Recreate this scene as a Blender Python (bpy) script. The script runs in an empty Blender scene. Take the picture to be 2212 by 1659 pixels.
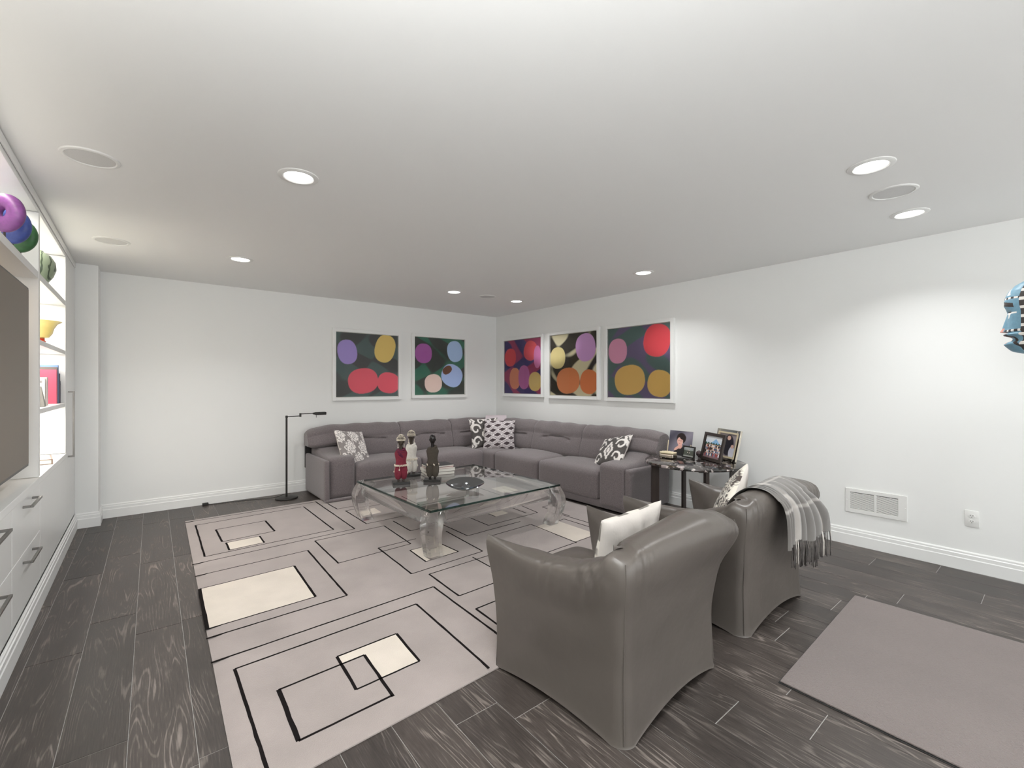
import bpy, bmesh, math, random
import numpy as np
from mathutils import Vector, Matrix

random.seed(7)
rng = np.random.default_rng(7)
S = bpy.context.scene
COL = S.collection
PI = math.pi

# ------------------------------------------------------------------ camera, world, exposure
H_CAM = 1.33
cam_d = bpy.data.cameras.new('camera')
cam = bpy.data.objects.new('camera', cam_d)
COL.objects.link(cam)
cam.location = (0, 0, H_CAM)
cam.rotation_euler = (PI / 2, 0, -math.radians(39.1))
cam_d.sensor_width = 36.0
cam_d.lens = 980.0 / 2212.0 * 36.0
cam_d.clip_start = 0.02
S.camera = cam

world = bpy.data.worlds.new('world')
S.world = world
world.use_nodes = True
wbg = world.node_tree.nodes['Background']
wbg.inputs[0].default_value = (0.975, 0.995, 1.0, 1)
wbg.inputs[1].default_value = 2.4

S.view_settings.view_transform = 'Standard'
S.view_settings.look = 'None'
S.view_settings.gamma = 1.0
S.view_settings.use_curve_mapping = False
S.view_settings.exposure = 0.30

DOWN_W = 5.5        # each recessed downlight
CEIL_FILL_W = 62.0      # added fill light aimed up at the ceiling, out of view by the camera
NICHE = 1.4          # cabinet strip lights


def area(name, loc, rot, size, size_y, power, color, shape='RECTANGLE', spread=PI, parent=None):
    d = bpy.data.lights.new(name, 'AREA')
    d.shape = shape
    d.size = size
    if shape in ('RECTANGLE', 'ELLIPSE'):
        d.size_y = size_y
    d.energy = power
    d.color = color
    d.spread = spread
    o = bpy.data.objects.new(name, d)
    COL.objects.link(o)
    o.location = loc
    o.rotation_euler = rot
    if parent is not None:
        o.parent = parent
    return o


area('ceiling_fill', (-0.08, -0.05, 1.90), (PI, 0, 0), 0.6, 0.6, CEIL_FILL_W, (0.975, 0.995, 1.0))  # unseen fill lamp, added to brighten the ceiling

# ------------------------------------------------------------------ helpers


def lin(c):
    if isinstance(c, str):
        c = c.lstrip('#')
        c = [int(c[i:i + 2], 16) for i in (0, 2, 4)]
    out = []
    for v in c[:3]:
        v = v / 255.0
        out.append(v / 12.92 if v <= 0.04045 else ((v + 0.055) / 1.055) ** 2.4)
    return tuple(out)


def mat(name, color=(0.8, 0.8, 0.8), rough=0.5, metal=0.0, spec=0.5, emit=None, estr=0.0, sheen=0.0, coat=0.0):
    m = bpy.data.materials.new(name)
    m.use_nodes = True
    b = m.node_tree.nodes['Principled BSDF']
    b.inputs['Base Color'].default_value = (*color, 1)
    b.inputs['Roughness'].default_value = rough
    b.inputs['Metallic'].default_value = metal
    b.inputs['Specular IOR Level'].default_value = spec
    b.inputs['Sheen Weight'].default_value = sheen
    b.inputs['Coat Weight'].default_value = coat
    if emit:
        b.inputs['Emission Color'].default_value = (*emit, 1)
        b.inputs['Emission Strength'].default_value = estr
    return m


def nt(m):
    t = m.node_tree
    return t.nodes, t.links, t.nodes['Principled BSDF']


def add_noise(m, scale, c_amt=0.1, bump=0.0, bscale=None, detail=4, vec=(1, 1, 1), dist=0.01, coord='Object'):
    """Vary the base colour a little with noise and add fine relief."""
    N, L, B = nt(m)
    tc = N.new('ShaderNodeTexCoord')
    mp = N.new('ShaderNodeMapping')
    mp.inputs['Scale'].default_value = vec
    L.new(tc.outputs[coord], mp.inputs[0])
    no = N.new('ShaderNodeTexNoise')
    no.inputs['Scale'].default_value = scale
    no.inputs['Detail'].default_value = detail
    L.new(mp.outputs[0], no.inputs['Vector'])
    if c_amt:
        base = tuple(B.inputs['Base Color'].default_value)[:3]
        cr = N.new('ShaderNodeValToRGB')
        cr.color_ramp.elements[0].position = 0.3
        cr.color_ramp.elements[1].position = 0.7
        cr.color_ramp.elements[0].color = (*[c * (1 - c_amt) for c in base], 1)
        cr.color_ramp.elements[1].color = (*[min(1, c * (1 + c_amt)) for c in base], 1)
        L.new(no.outputs['Fac'], cr.inputs[0])
        L.new(cr.outputs[0], B.inputs['Base Color'])
    if bump:
        nb = no
        if bscale:
            nb = N.new('ShaderNodeTexNoise')
            nb.inputs['Scale'].default_value = bscale
            nb.inputs['Detail'].default_value = 3
            L.new(mp.outputs[0], nb.inputs['Vector'])
        bp = N.new('ShaderNodeBump')
        bp.inputs['Strength'].default_value = bump
        bp.inputs['Distance'].default_value = dist
        L.new(nb.outputs['Fac'], bp.inputs['Height'])
        L.new(bp.outputs[0], B.inputs['Normal'])
    return m


def attr_mat(name, rough=0.9, spec=0.2, bump=0.0, bscale=300, sheen=0.0, coat=0.0):
    """Flat printed / woven pattern stored on the mesh as a colour attribute."""
    m = mat(name, rough=rough, spec=spec, sheen=sheen, coat=coat)
    N, L, B = nt(m)
    a = N.new('ShaderNodeVertexColor')
    a.layer_name = 'Col'
    L.new(a.outputs[0], B.inputs['Base Color'])
    if bump:
        tc = N.new('ShaderNodeTexCoord')
        no = N.new('ShaderNodeTexNoise')
        no.inputs['Scale'].default_value = bscale
        L.new(tc.outputs['Object'], no.inputs['Vector'])
        bp = N.new('ShaderNodeBump')
        bp.inputs['Strength'].default_value = bump
        bp.inputs['Distance'].default_value = 0.004
        L.new(no.outputs['Fac'], bp.inputs['Height'])
        L.new(bp.outputs[0], B.inputs['Normal'])
    return m


MX = {}          # world matrix of every parent


def tag(o, label=None, cat=None, group=None, kind=None):
    if label:
        o['label'] = label
    if cat:
        o['category'] = cat
    if group:
        o['group'] = group
    if kind:
        o['kind'] = kind
    return o


def thing(name, label, cat, loc=(0, 0, 0), rotz=0.0, group=None):
    o = bpy.data.objects.new(name, None)
    o.empty_display_size = 0.05
    COL.objects.link(o)
    o.location = loc
    o.rotation_euler = (0, 0, rotz)
    MX[o] = Matrix.Translation(loc) @ Matrix.Rotation(rotz, 4, 'Z')
    return tag(o, label, cat, group)


def finish(name, me, m=None, parent=None, smooth=True, sharp=35, world=False):
    if m is not None:
        for mm in (m if isinstance(m, (list, tuple)) else [m]):
            me.materials.append(mm)
    if world and parent is not None:
        me.transform(MX[parent].inverted())
    if smooth:
        me.polygons.foreach_set('use_smooth', [True] * len(me.polygons))
        if sharp:
            me.set_sharp_from_angle(angle=math.radians(sharp))
    me.update()
    o = bpy.data.objects.new(name, me)
    COL.objects.link(o)
    if parent is not None:
        o.parent = parent
        MX[o] = MX[parent]
    else:
        MX[o] = Matrix.Identity(4)
    return o


def ob(name, bm, m=None, parent=None, smooth=True, sharp=35, world=False):
    bmesh.ops.recalc_face_normals(bm, faces=bm.faces)
    me = bpy.data.meshes.new(name)
    bm.to_mesh(me)
    bm.free()
    return finish(name, me, m, parent, smooth, sharp, world)


def pyd(name, verts, faces, m=None, parent=None, smooth=True, sharp=35, world=False, cols=None, fmat=None):
    me = bpy.data.meshes.new(name)
    me.from_pydata([tuple(map(float, v)) for v in verts], [], [tuple(map(int, f)) for f in faces])
    if cols is not None:
        at = me.color_attributes.new('Col', 'FLOAT_COLOR', 'POINT')
        arr = np.ones((len(verts), 4), np.float32)
        arr[:, :3] = cols
        at.data.foreach_set('color', arr.ravel())
    if fmat is not None:
        me.polygons.foreach_set('material_index', [int(i) for i in fmat])
    return finish(name, me, m, parent, smooth, sharp, world)


def bx(bm, lo, hi, bev=0.0, seg=2):
    r = bmesh.ops.create_cube(bm, size=1.0)
    vs = r['verts']
    lo = Vector(lo)
    hi = Vector(hi)
    for v in vs:
        v.co = Vector(((v.co.x + .5) * (hi.x - lo.x) + lo.x, (v.co.y + .5) * (hi.y - lo.y) + lo.y, (v.co.z + .5) * (hi.z - lo.z) + lo.z))
    if bev > 0:
        es = list({e for v in vs for e in v.link_edges})
        bmesh.ops.bevel(bm, geom=es, offset=bev, segments=seg, profile=0.5, affect='EDGES')
    return bm


def box(name, lo, hi, m, parent=None, bev=0.0, seg=2, world=False):
    bm = bmesh.new()
    bx(bm, lo, hi, bev, seg)
    return ob(name, bm, m, parent, True, 35, world)


def lathe(bm, prof, seg=32, center=(0, 0, 0), sx=1.0, sy=1.0, cap=True, rot=None):
    rings = []
    for (r, z) in prof:
        ring = []
        for i in range(seg):
            a = 2 * PI * i / seg
            p = Vector((r * math.cos(a) * sx, r * math.sin(a) * sy, z))
            if rot is not None:
                p = rot @ p
            ring.append(bm.verts.new(p + Vector(center)))
        rings.append(ring)
    for a, b in zip(rings[:-1], rings[1:]):
        for i in range(seg):
            j = (i + 1) % seg
            bm.faces.new((a[i], a[j], b[j], b[i]))
    if cap:
        bm.faces.new(rings[0][::-1])
        bm.faces.new(rings[-1])
    return bm


def tube(bm, pts, r, seg=8, cap=True):
    pts = [Vector(p) for p in pts]
    rad = r if isinstance(r, (list, tuple)) else [r] * len(pts)
    rings = []
    t0 = (pts[1] - pts[0]).normalized()
    up = Vector((0, 0, 1)) if abs(t0.z) < 0.9 else Vector((1, 0, 0))
    n = t0.cross(up).normalized()
    for i, p in enumerate(pts):
        if i == 0:
            t = t0
        elif i == len(pts) - 1:
            t = (pts[i] - pts[i - 1]).normalized()
        else:
            t = ((pts[i + 1] - p).normalized() + (p - pts[i - 1]).normalized()).normalized()
        n = (n - t * n.dot(t)).normalized()
        b = t.cross(n)
        rings.append([bm.verts.new(p + (n * math.cos(2 * PI * k / seg) + b * math.sin(2 * PI * k / seg)) * rad[i]) for k in range(seg)])
    for a, b in zip(rings[:-1], rings[1:]):
        for k in range(seg):
            j = (k + 1) % seg
            bm.faces.new((a[k], a[j], b[j], b[k]))
    if cap:
        bm.faces.new(rings[0][::-1])
        bm.faces.new(rings[-1])
    return bm


def catmull(keys, n):
    """Smooth open curve through key points (any dimension)."""
    K = np.array(keys, float)
    K = np.vstack([2 * K[0] - K[1], K, 2 * K[-1] - K[-2]])
    m = len(K) - 3
    out = []
    for i in range(n):
        t = i / (n - 1) * m
        k = min(int(t), m - 1)
        f = t - k
        p0, p1, p2, p3 = K[k:k + 4]
        out.append(0.5 * (2 * p1 + (p2 - p0) * f + (2 * p0 - 5 * p1 + 4 * p2 - p3) * f * f + (3 * p1 - p0 - 3 * p2 + p3) * f ** 3))
    return np.array(out)


def grid_faces(nu, nv, off=0, close_v=False):
    f = []
    for i in range(nu - 1):
        for j in range(nv if close_v else nv - 1):
            j2 = (j + 1) % nv
            f.append((off + i * nv + j, off + (i + 1) * nv + j, off + (i + 1) * nv + j2, off + i * nv + j2))
    return f


def sstep(a, b, x):
    t = np.clip((x - a) / (b - a), 0, 1)
    return t * t * (3 - 2 * t)


def rcube(lo, hi, r, n=14, top=0.0, front=None, side=0.0, power=1.0):
    """Padded box: rounded edges, faces that swell. Returns verts, faces."""
    lo = np.array(lo, float)
    hi = np.array(hi, float)
    c = (lo + hi) / 2
    h = (hi - lo) / 2
    bm = bmesh.new()
    bmesh.ops.create_cube(bm, size=2.0)
    bmesh.ops.subdivide_edges(bm, edges=bm.edges[:], cuts=n, use_grid_fill=True)
    V = np.array([v.co[:] for v in bm.verts])
    F = [[v.index for v in f.verts] for f in bm.faces]
    bm.free()
    # pull the grid lines towards the edges so that the rounding has points
    Q = np.sign(V) * (1 - (1 - np.abs(V)) ** 1.6)
    P = Q * h
    core = np.clip(P, -(h - r), h - r)
    d = P - core
    nrm = np.linalg.norm(d, axis=1, keepdims=True)
    # project the corner zone onto a rounded shape
    mx = np.max(np.abs(d), axis=1, keepdims=True)
    d = np.where(nrm > 1e-9, d / np.maximum(nrm, 1e-9) * mx, 0)
    P = core + d
    wx = np.clip(1 - (P[:, 0] / h[0]) ** 2, 0, 1)
    wy = np.clip(1 - (P[:, 1] / h[1]) ** 2, 0, 1)
    wz = np.clip(1 - (P[:, 2] / h[2]) ** 2, 0, 1)
    P[:, 2] += np.where(P[:, 2] > 0, top * (wx * wy) ** power * (P[:, 2] / h[2]), 0)
    if side:
        P[:, 0] += side * np.sign(P[:, 0]) * (wy * wz) * np.abs(P[:, 0] / h[0])
        P[:, 1] += side * np.sign(P[:, 1]) * (wx * wz) * np.abs(P[:, 1] / h[1])
    return P + c, F


# ------------------------------------------------------------------ materials
M = {}
M['wall'] = add_noise(mat('wall_paint', (0.885, 0.892, 0.878), 0.6, spec=0.3), 90, 0.0, 0.03, dist=0.003)
M['ceil'] = add_noise(mat('ceiling_paint', (0.90, 0.902, 0.89), 0.8, spec=0.2), 120, 0.0, 0.03, dist=0.003)
M['trim'] = mat('trim_paint', (0.89, 0.895, 0.88), 0.35)
M['cab'] = mat('cabinet_lacquer', (0.86, 0.865, 0.85), 0.3)
M['cab_in'] = mat('cabinet_interior', (0.82, 0.80, 0.76), 0.5)
M['steel'] = mat('brushed_steel', (0.24, 0.232, 0.22), 0.38, 1.0)
M['chrome'] = mat('polished_steel', (0.72, 0.73, 0.74), 0.09, 1.0)
M['black'] = mat('black_metal', (0.018, 0.016, 0.014), 0.45)
M['blackwood'] = mat('black_wood', (0.014, 0.013, 0.012), 0.35)
M['gap'] = mat('dark_gap', (0.05, 0.05, 0.048), 0.9)
M['white'] = mat('white_plastic', (0.82, 0.82, 0.80), 0.4)
M['grille'] = add_noise(mat('speaker_grille', (0.68, 0.68, 0.67), 0.7), 700, 0.10)
M['lens'] = mat('lamp_lens', (1, 1, 1), 0.3, emit=(1.0, 0.985, 0.95), estr=6.0)
M['fabric'] = add_noise(mat('charcoal_fabric', lin((122, 114, 115)), 0.95, spec=0.15, sheen=0.35), 170, 0.30, 0.6, 300, dist=0.004)
M['leather'] = add_noise(mat('taupe_leather', lin((90, 84, 79)), 0.34, spec=0.5), 3.0, 0.05, 0.10, 9, dist=0.03)
M['rug'] = add_noise(mat('rug_pile', lin((162, 152, 148)), 1.0, spec=0.05, sheen=0.3), 3.2, 0.10, 0.6, 260, detail=6, dist=0.004)
M['rug_cream'] = add_noise(mat('rug_cream_pile', lin((214, 204, 192)), 1.0, spec=0.05, sheen=0.3), 6, 0.05, 0.5, 260, dist=0.004)
M['rug_black'] = mat('rug_black_pile', (0.012, 0.010, 0.010), 1.0, spec=0.05)
M['grout'] = add_noise(mat('grout', (0.40, 0.385, 0.37), 0.9), 60, 0.15)
M['darkwood'] = add_noise(mat('dark_brown_wood', (0.035, 0.024, 0.02), 0.4), 30, 0.3, vec=(1, 1, 0.1))
M['paper'] = mat('paper', (0.78, 0.76, 0.70), 0.8)
M['print'] = attr_mat('printed_paper', 0.55, 0.3)
M['cloth_print'] = attr_mat('printed_cotton', 0.95, 0.1, 0.25, 500, sheen=0.2)
M['wool'] = attr_mat('plaid_wool', 1.0, 0.05, 0.4, 500, sheen=0.4)
M['cream_cloth'] = add_noise(mat('cream_cotton', (0.66, 0.615, 0.575), 0.95, spec=0.1), 9, 0.04, 0.3, 14, dist=0.02)
M['lilac_cloth'] = mat('pale_lilac_cloth', lin((205, 194, 198)), 0.95, spec=0.1, sheen=0.2)
M['skinwood'] = add_noise(mat('dark_carved_wood', (0.05, 0.036, 0.026), 0.45), 25, 0.3)
M['darkskin'] = mat('black_carved_wood', (0.012, 0.009, 0.009), 0.3)
M['red_cloth'] = add_noise(mat('crimson_cloth', lin((122, 36, 54)), 0.85), 60, 0.15, 0.5, 120, dist=0.004)
M['wine_cloth'] = add_noise(mat('wine_cloth', lin((92, 22, 52)), 0.85), 60, 0.15, 0.5, 120, dist=0.004)
M['white_cloth'] = add_noise(mat('white_cloth', lin((225, 220, 212)), 0.9), 60, 0.06, 0.5, 120, dist=0.004)
M['brown_cloth'] = add_noise(mat('brown_felt', lin((76, 69, 61)), 0.95), 90, 0.12, 0.5, 180, dist=0.004)
M['shell'] = mat('cowrie_shell', lin((235, 225, 208)), 0.35)
M['silver'] = mat('hammered_silver', (0.68, 0.63, 0.54), 0.16, 1.0)
M['goldcream'] = mat('cream_gilt', lin((222, 208, 176)), 0.4)
M['mirror_black'] = mat('black_chrome', (0.30, 0.315, 0.325), 0.07, 1.0)
M['mat_pile'] = add_noise(mat('door_mat_pile', lin((126, 116, 113)), 1.0, spec=0.05, sheen=0.2), 2.0, 0.06, 0.9, 240, vec=(1, 0.45, 1), dist=0.008)
M['mat_edge'] = mat('rubber_backing', (0.02, 0.02, 0.019), 0.7)
M['screen'] = mat('tv_screen', lin((112, 98, 84)), 0.42, spec=0.6)  # brown-grey base colour stands in for glare reflected off the screen
M['bezel'] = mat('tv_bezel', (0.03, 0.028, 0.026), 0.4)


def glass_thin(name, tint, refl=1.0, ior=2.0):
    """Thin clear pane: transmits straight through, mirrors by Fresnel."""
    m = bpy.data.materials.new(name)
    m.use_nodes = True
    N = m.node_tree.nodes
    L = m.node_tree.links
    N.remove(N['Principled BSDF'])
    t = N.new('ShaderNodeBsdfTransparent')
    t.inputs[0].default_value = (*tint, 1)
    g = N.new('ShaderNodeBsdfGlossy')
    g.inputs['Roughness'].default_value = 0.02
    g.inputs[0].default_value = (refl, refl, refl, 1)
    fr = N.new('ShaderNodeFresnel')
    fr.inputs[0].default_value = ior
    mx = N.new('ShaderNodeMixShader')
    L.new(fr.outputs[0], mx.inputs[0])
    L.new(t.outputs[0], mx.inputs[1])
    L.new(g.outputs[0], mx.inputs[2])
    L.new(mx.outputs[0], N['Material Output'].inputs[0])
    return m


def glass_solid(name, tint, clear=0.3, ior=1.45):
    """Solid clear acrylic: mostly refracting, part straight transmission."""
    m = mat(name, tint, 0.0)
    N, L, B = nt(m)
    B.inputs['Transmission Weight'].default_value = 1.0
    B.inputs['IOR'].default_value = ior
    t = N.new('ShaderNodeBsdfTransparent')
    t.inputs[0].default_value = (*tint, 1)
    mx = N.new('ShaderNodeMixShader')
    mx.inputs[0].default_value = clear
    L.new(B.outputs[0], mx.inputs[1])
    L.new(t.outputs[0], mx.inputs[2])
    L.new(mx.outputs[0], N['Material Output'].inputs[0])
    return m


M['table_glass'] = glass_thin('clear_table_glass', (0.90, 0.95, 0.93))
M['pane'] = glass_thin('picture_glass', (0.99, 0.99, 0.99), 0.7, 1.28)
M['edge_glass'] = glass_solid('green_glass_edge', (0.12, 0.23, 0.21), 0.25, 1.5)
M['acrylic'] = glass_solid('clear_acrylic', (0.99, 0.99, 0.985), 0.30)


def plank_material():
    m = mat('grey_oak_tile', (0.1, 0.1, 0.1), 0.42, spec=0.45)
    N, L, B = nt(m)
    tc = N.new('ShaderNodeTexCoord')
    oi = N.new('ShaderNodeObjectInfo')
    mul = N.new('ShaderNodeVectorMath')
    mul.operation = 'SCALE'
    L.new(oi.outputs['Location'], mul.inputs[0])
    mul.inputs['Scale'].default_value = 3.7
    add = N.new('ShaderNodeVectorMath')
    add.operation = 'ADD'
    L.new(tc.outputs['Object'], add.inputs[0])
    L.new(mul.outputs[0], add.inputs[1])

    def mapped(sc):
        mp = N.new('ShaderNodeMapping')
        mp.inputs['Scale'].default_value = sc
        L.new(add.outputs[0], mp.inputs[0])
        return mp
    # broad cathedral figure: warped bands
    wn = N.new('ShaderNodeTexNoise')
    wn.inputs['Scale'].default_value = 1.0
    wn.inputs['Detail'].default_value = 2
    L.new(mapped((6.0, 0.55, 1)).outputs[0], wn.inputs['Vector'])
    rings = N.new('ShaderNodeMath')
    rings.operation = 'MULTIPLY'
    rings.inputs[1].default_value = 165.0
    L.new(wn.outputs['Fac'], rings.inputs[0])
    sn = N.new('ShaderNodeMath')
    sn.operation = 'SINE'
    L.new(rings.outputs[0], sn.inputs[0])
    sr = N.new('ShaderNodeMapRange')
    sr.inputs['From Min'].default_value = 0.45
    sr.inputs['From Max'].default_value = 1.25
    L.new(sn.outputs[0], sr.inputs['Value'])
    # fine pores
    fn = N.new('ShaderNodeTexNoise')
    fn.inputs['Scale'].default_value = 1.0
    fn.inputs['Detail'].default_value = 5
    fn.inputs['Roughness'].default_value = 0.65
    L.new(mapped((190, 9, 1)).outputs[0], fn.inputs['Vector'])
    fr = N.new('ShaderNodeMapRange')
    fr.inputs['From Min'].default_value = 0.42
    fr.inputs['From Max'].default_value = 0.72
    L.new(fn.outputs['Fac'], fr.inputs['Value'])
    # cloudy wear
    cn = N.new('ShaderNodeTexNoise')
    cn.inputs['Scale'].default_value = 1.0
    cn.inputs['Detail'].default_value = 4
    L.new(mapped((9, 3.0, 1)).outputs[0], cn.inputs['Vector'])
    cm = N.new('ShaderNodeMapRange')
    cm.inputs['From Min'].default_value = 0.35
    cm.inputs['From Max'].default_value = 0.7
    L.new(cn.outputs['Fac'], cm.inputs['Value'])
    m1 = N.new('ShaderNodeMath')
    m1.operation = 'MULTIPLY'
    L.new(sr.outputs[0], m1.inputs[0])
    L.new(cm.outputs[0], m1.inputs[1])
    m2 = N.new('ShaderNodeMath')
    m2.operation = 'MULTIPLY_ADD'
    L.new(fr.outputs[0], m2.inputs[0])
    m2.inputs[1].default_value = 0.55
    L.new(m1.outputs[0], m2.inputs[2])
    m3 = N.new('ShaderNodeMath')
    m3.operation = 'MULTIPLY_ADD'
    m3.use_clamp = True
    L.new(cm.outputs[0], m3.inputs[0])
    m3.inputs[1].default_value = 0.25
    L.new(m2.outputs[0], m3.inputs[2])
    ramp = N.new('ShaderNodeValToRGB')
    e = ramp.color_ramp.elements
    e[0].position = 0.0
    e[0].color = (*lin((56, 50, 47)), 1)
    e[1].position = 1.0
    e[1].color = (*lin((126, 117, 111)), 1)
    k = e.new(0.4)
    k.color = (*lin((72, 65, 61)), 1)
    L.new(m3.outputs[0], ramp.inputs[0])
    # plank to plank value
    hsv = N.new('ShaderNodeHueSaturation')
    mr = N.new('ShaderNodeMapRange')
    mr.inputs['To Min'].default_value = 0.78
    mr.inputs['To Max'].default_value = 1.22
    L.new(oi.outputs['Random'], mr.inputs['Value'])
    L.new(mr.outputs[0], hsv.inputs['Value'])
    L.new(ramp.outputs[0], hsv.inputs['Color'])
    L.new(hsv.outputs[0], B.inputs['Base Color'])
    rr = N.new('ShaderNodeMapRange')
    rr.inputs['To Min'].default_value = 0.36
    rr.inputs['To Max'].default_value = 0.56
    L.new(m3.outputs[0], rr.inputs['Value'])
    L.new(rr.outputs[0], B.inputs['Roughness'])
    bp = N.new('ShaderNodeBump')
    bp.inputs['Strength'].default_value = 0.25
    bp.inputs['Distance'].default_value = 0.002
    L.new(m2.outputs[0], bp.inputs['Height'])
    L.new(bp.outputs[0], B.inputs['Normal'])
    return m


M['plank'] = plank_material()


def marble_material():
    m = mat('dark_breccia_marble', (0.05, 0.04, 0.04), 0.12, spec=0.55)
    N, L, B = nt(m)
    tc = N.new('ShaderNodeTexCoord')
    no = N.new('ShaderNodeTexNoise')
    no.inputs['Scale'].default_value = 5.0
    no.inputs['Detail'].default_value = 6
    L.new(tc.outputs['Object'], no.inputs['Vector'])
    mixv = N.new('ShaderNodeMixRGB')
    mixv.inputs[0].default_value = 0.22
    L.new(tc.outputs['Object'], mixv.inputs[1])
    L.new(no.outputs['Color'], mixv.inputs[2])
    vo = N.new('ShaderNodeTexVoronoi')
    vo.inputs['Scale'].default_value = 19
    L.new(mixv.outputs[0], vo.inputs['Vector'])
    r1 = N.new('ShaderNodeValToRGB')
    r1.color_ramp.interpolation = 'CONSTANT'
    e = r1.color_ramp.elements
    e[0].position = 0.0
    e[0].color = (*lin((46, 40, 38)), 1)
    e[1].position = 0.93
    e[1].color = (*lin((170, 158, 156)), 1)
    for p, c in ((0.3, (70, 62, 60)), (0.5, (34, 34, 32)), (0.68, (84, 75, 73)), (0.76, (40, 38, 36))):
        k = e.new(p)
        k.color = (*lin(c), 1)
    sp = N.new('ShaderNodeSeparateColor')
    L.new(vo.outputs['Color'], sp.inputs[0])
    L.new(sp.outputs[0], r1.inputs[0])
    n2 = N.new('ShaderNodeTexNoise')
    n2.inputs['Scale'].default_value = 26
    n2.inputs['Detail'].default_value = 8
    L.new(tc.outputs['Object'], n2.inputs['Vector'])
    r2 = N.new('ShaderNodeValToRGB')
    r2.color_ramp.elements[0].position = 0.62
    r2.color_ramp.elements[1].position = 0.67
    L.new(n2.outputs['Fac'], r2.inputs[0])
    mx = N.new('ShaderNodeMixRGB')
    L.new(r2.outputs[0], mx.inputs[0])
    L.new(r1.outputs[0], mx.inputs[1])
    mx.inputs[2].default_value = (*lin((212, 202, 198)), 1)
    L.new(mx.outputs[0], B.inputs['Base Color'])
    return m


M['marble'] = marble_material()

# ------------------------------------------------------------------ the room
XR, YB, HC = 4.56, 6.03, 2.44        # right wall, back wall, ceiling
XC = -0.487                          # face of the built-in cabinets
YF = -3.2                            # far end of the room behind the camera (left open so the world background adds fill light)
XL = -0.86


def struct(o):
    o['kind'] = 'structure'
    return o


floor = struct(box('floor', (XL, YF, -0.12), (XR, YB, -0.0022), M['grout']))
ceiling = struct(box('ceiling', (XL - .1, YF, HC), (XR + .1, YB + .1, HC + 0.12), M['ceil']))
struct(box('wall_back', (XL - .1, YB, -0.12), (XR + .1, YB + 0.1, HC), M['wall']))
struct(box('wall_right', (XR, YF, -0.12), (XR + 0.1, YB, HC), M['wall']))
struct(box('wall_left', (XL - .1, YF, -0.12), (XL, YB, HC), M['wall']))
struct(box('wall_column', (XL, 5.755, 0), (-0.328, YB, HC), M['wall']))

# planks: 20 cm wide, 1.2 m long, laid a hair off square to the room
known = {-3: 0.25, -2: 0.69, -1: 1.02, 6: 0.192, 9: 0.877, 10: 0.615, 13: 0.966, 18: 0.663, 19: 0.037, 20: 0.341, 21: 0.935, 22: 0.597}
rp = random.Random(3)
KS = 0.012


def plank(poly):
    cx = sum(p[0] for p in poly) / 4
    cy = sum(p[1] for p in poly) / 4
    b = 0.0012
    V = []
    for z, ins in ((-0.009, 0.0), (-0.0008, 0.0), (0.0, b)):
        for (x, y) in poly:
            sx = 1 if x > cx else -1
            sy = 1 if y > cy else -1
            V.append((x - cx - sx * ins, y - cy - sy * ins, z))
    F = [(8, 9, 10, 11)]
    for k in (0, 4):
        for i in range(4):
            j = (i + 1) % 4
            F.append((k + i, k + j, k + 4 + j, k + 4 + i))
    o = pyd('plank', V, F, M['plank'], floor, smooth=False)
    o.location = (cx, cy, 0)
    return o


for k in range(-3, 24):
    off = known.get(k, rp.random() * 1.2)
    x0 = 0.2 * k + 0.0012
    x1 = 0.2 * (k + 1) - 0.0012
    y = off - 1.2 * math.ceil((off + 1.25) / 1.2)
    while y < YB - 0.03:
        a = max(y + 0.0018, -1.3)
        b = min(y + 1.2 - 0.0018, YB - 0.012)
        y += 1.2
        if b - a < 0.03:
            continue
        poly = []
        for (xx, yy) in ((x0, a), (x1, a), (x1, b), (x0, b)):
            xs = xx + KS * (yy - 5.9)
            poly.append((min(max(xs, XC + 0.004), XR - 0.003), yy))
        if max(p[0] for p in poly) - min(p[0] for p in poly) < 0.03:
            continue
        plank(poly)

# baseboards: stepped profile swept along each wall (offset from wall, height)
BPROF = [(0.0, 0.0), (0.017, 0.0), (0.017, 0.082), (0.0135, 0.088), (0.0135, 0.112), (0.009, 0.117), (0.009, 0.129), (0.004, 0.137), (0.0, 0.137)]


def baseboard(name, p0, p1, nrm, m0=0, m1=0):
    """m0/m1: how far the front of the profile runs past the ends (mitre)."""
    d = Vector((p1[0] - p0[0], p1[1] - p0[1], 0)).normalized()
    V = []
    for p, mm, sg in ((p0, m0, -1), (p1, m1, 1)):
        for (o, z) in BPROF:
            V.append((p[0] + nrm[0] * o + d.x * sg * mm * o, p[1] + nrm[1] * o + d.y * sg * mm * o, z + 0.0005))
    n = len(BPROF)
    F = [(i, (i + 1) % n, n + (i + 1) % n, n + i) for i in range(n)]
    F += [tuple(range(n))[::-1], tuple(range(n, 2 * n))]
    return struct(pyd(name, V, F, M['trim'], None, smooth=False))


baseboard('baseboard_back', (-0.326, YB - 0.001), (XR - 0.001, YB - 0.001), (0, -1), -1, -1)
baseboard('baseboard_right', (XR - 0.001, YF), (XR - 0.001, YB - 0.001), (-1, 0), 0, -1)
baseboard('trim_1', (-0.328 + .001, 5.754), (-0.328 + .001, YB - .001), (1, 0), 1, -1)
baseboard('trim_2', (XC + .001, 5.754), (-0.327, 5.754), (0, -1), -1, 1)
baseboard('baseboard_left', (XC + 0.001, 0.5), (XC + 0.001, 5.752), (1, 0), 0, -1)

# ------------------------------------------------------------------ built-in cabinets on the left wall
cab = thing('media_cabinet', 'white built-in wall cabinet with lit shelves, drawers and a tall door at left', 'cabinet', (-0.66, 2.8, 0))
XB = -0.845                # back panel
Y0, Y1 = 0.50, 5.752


def cb(name, lo, hi, m='cab', bev=0.0015):
    return box(name, lo, hi, M[m], cab, bev, 1, True)


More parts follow.
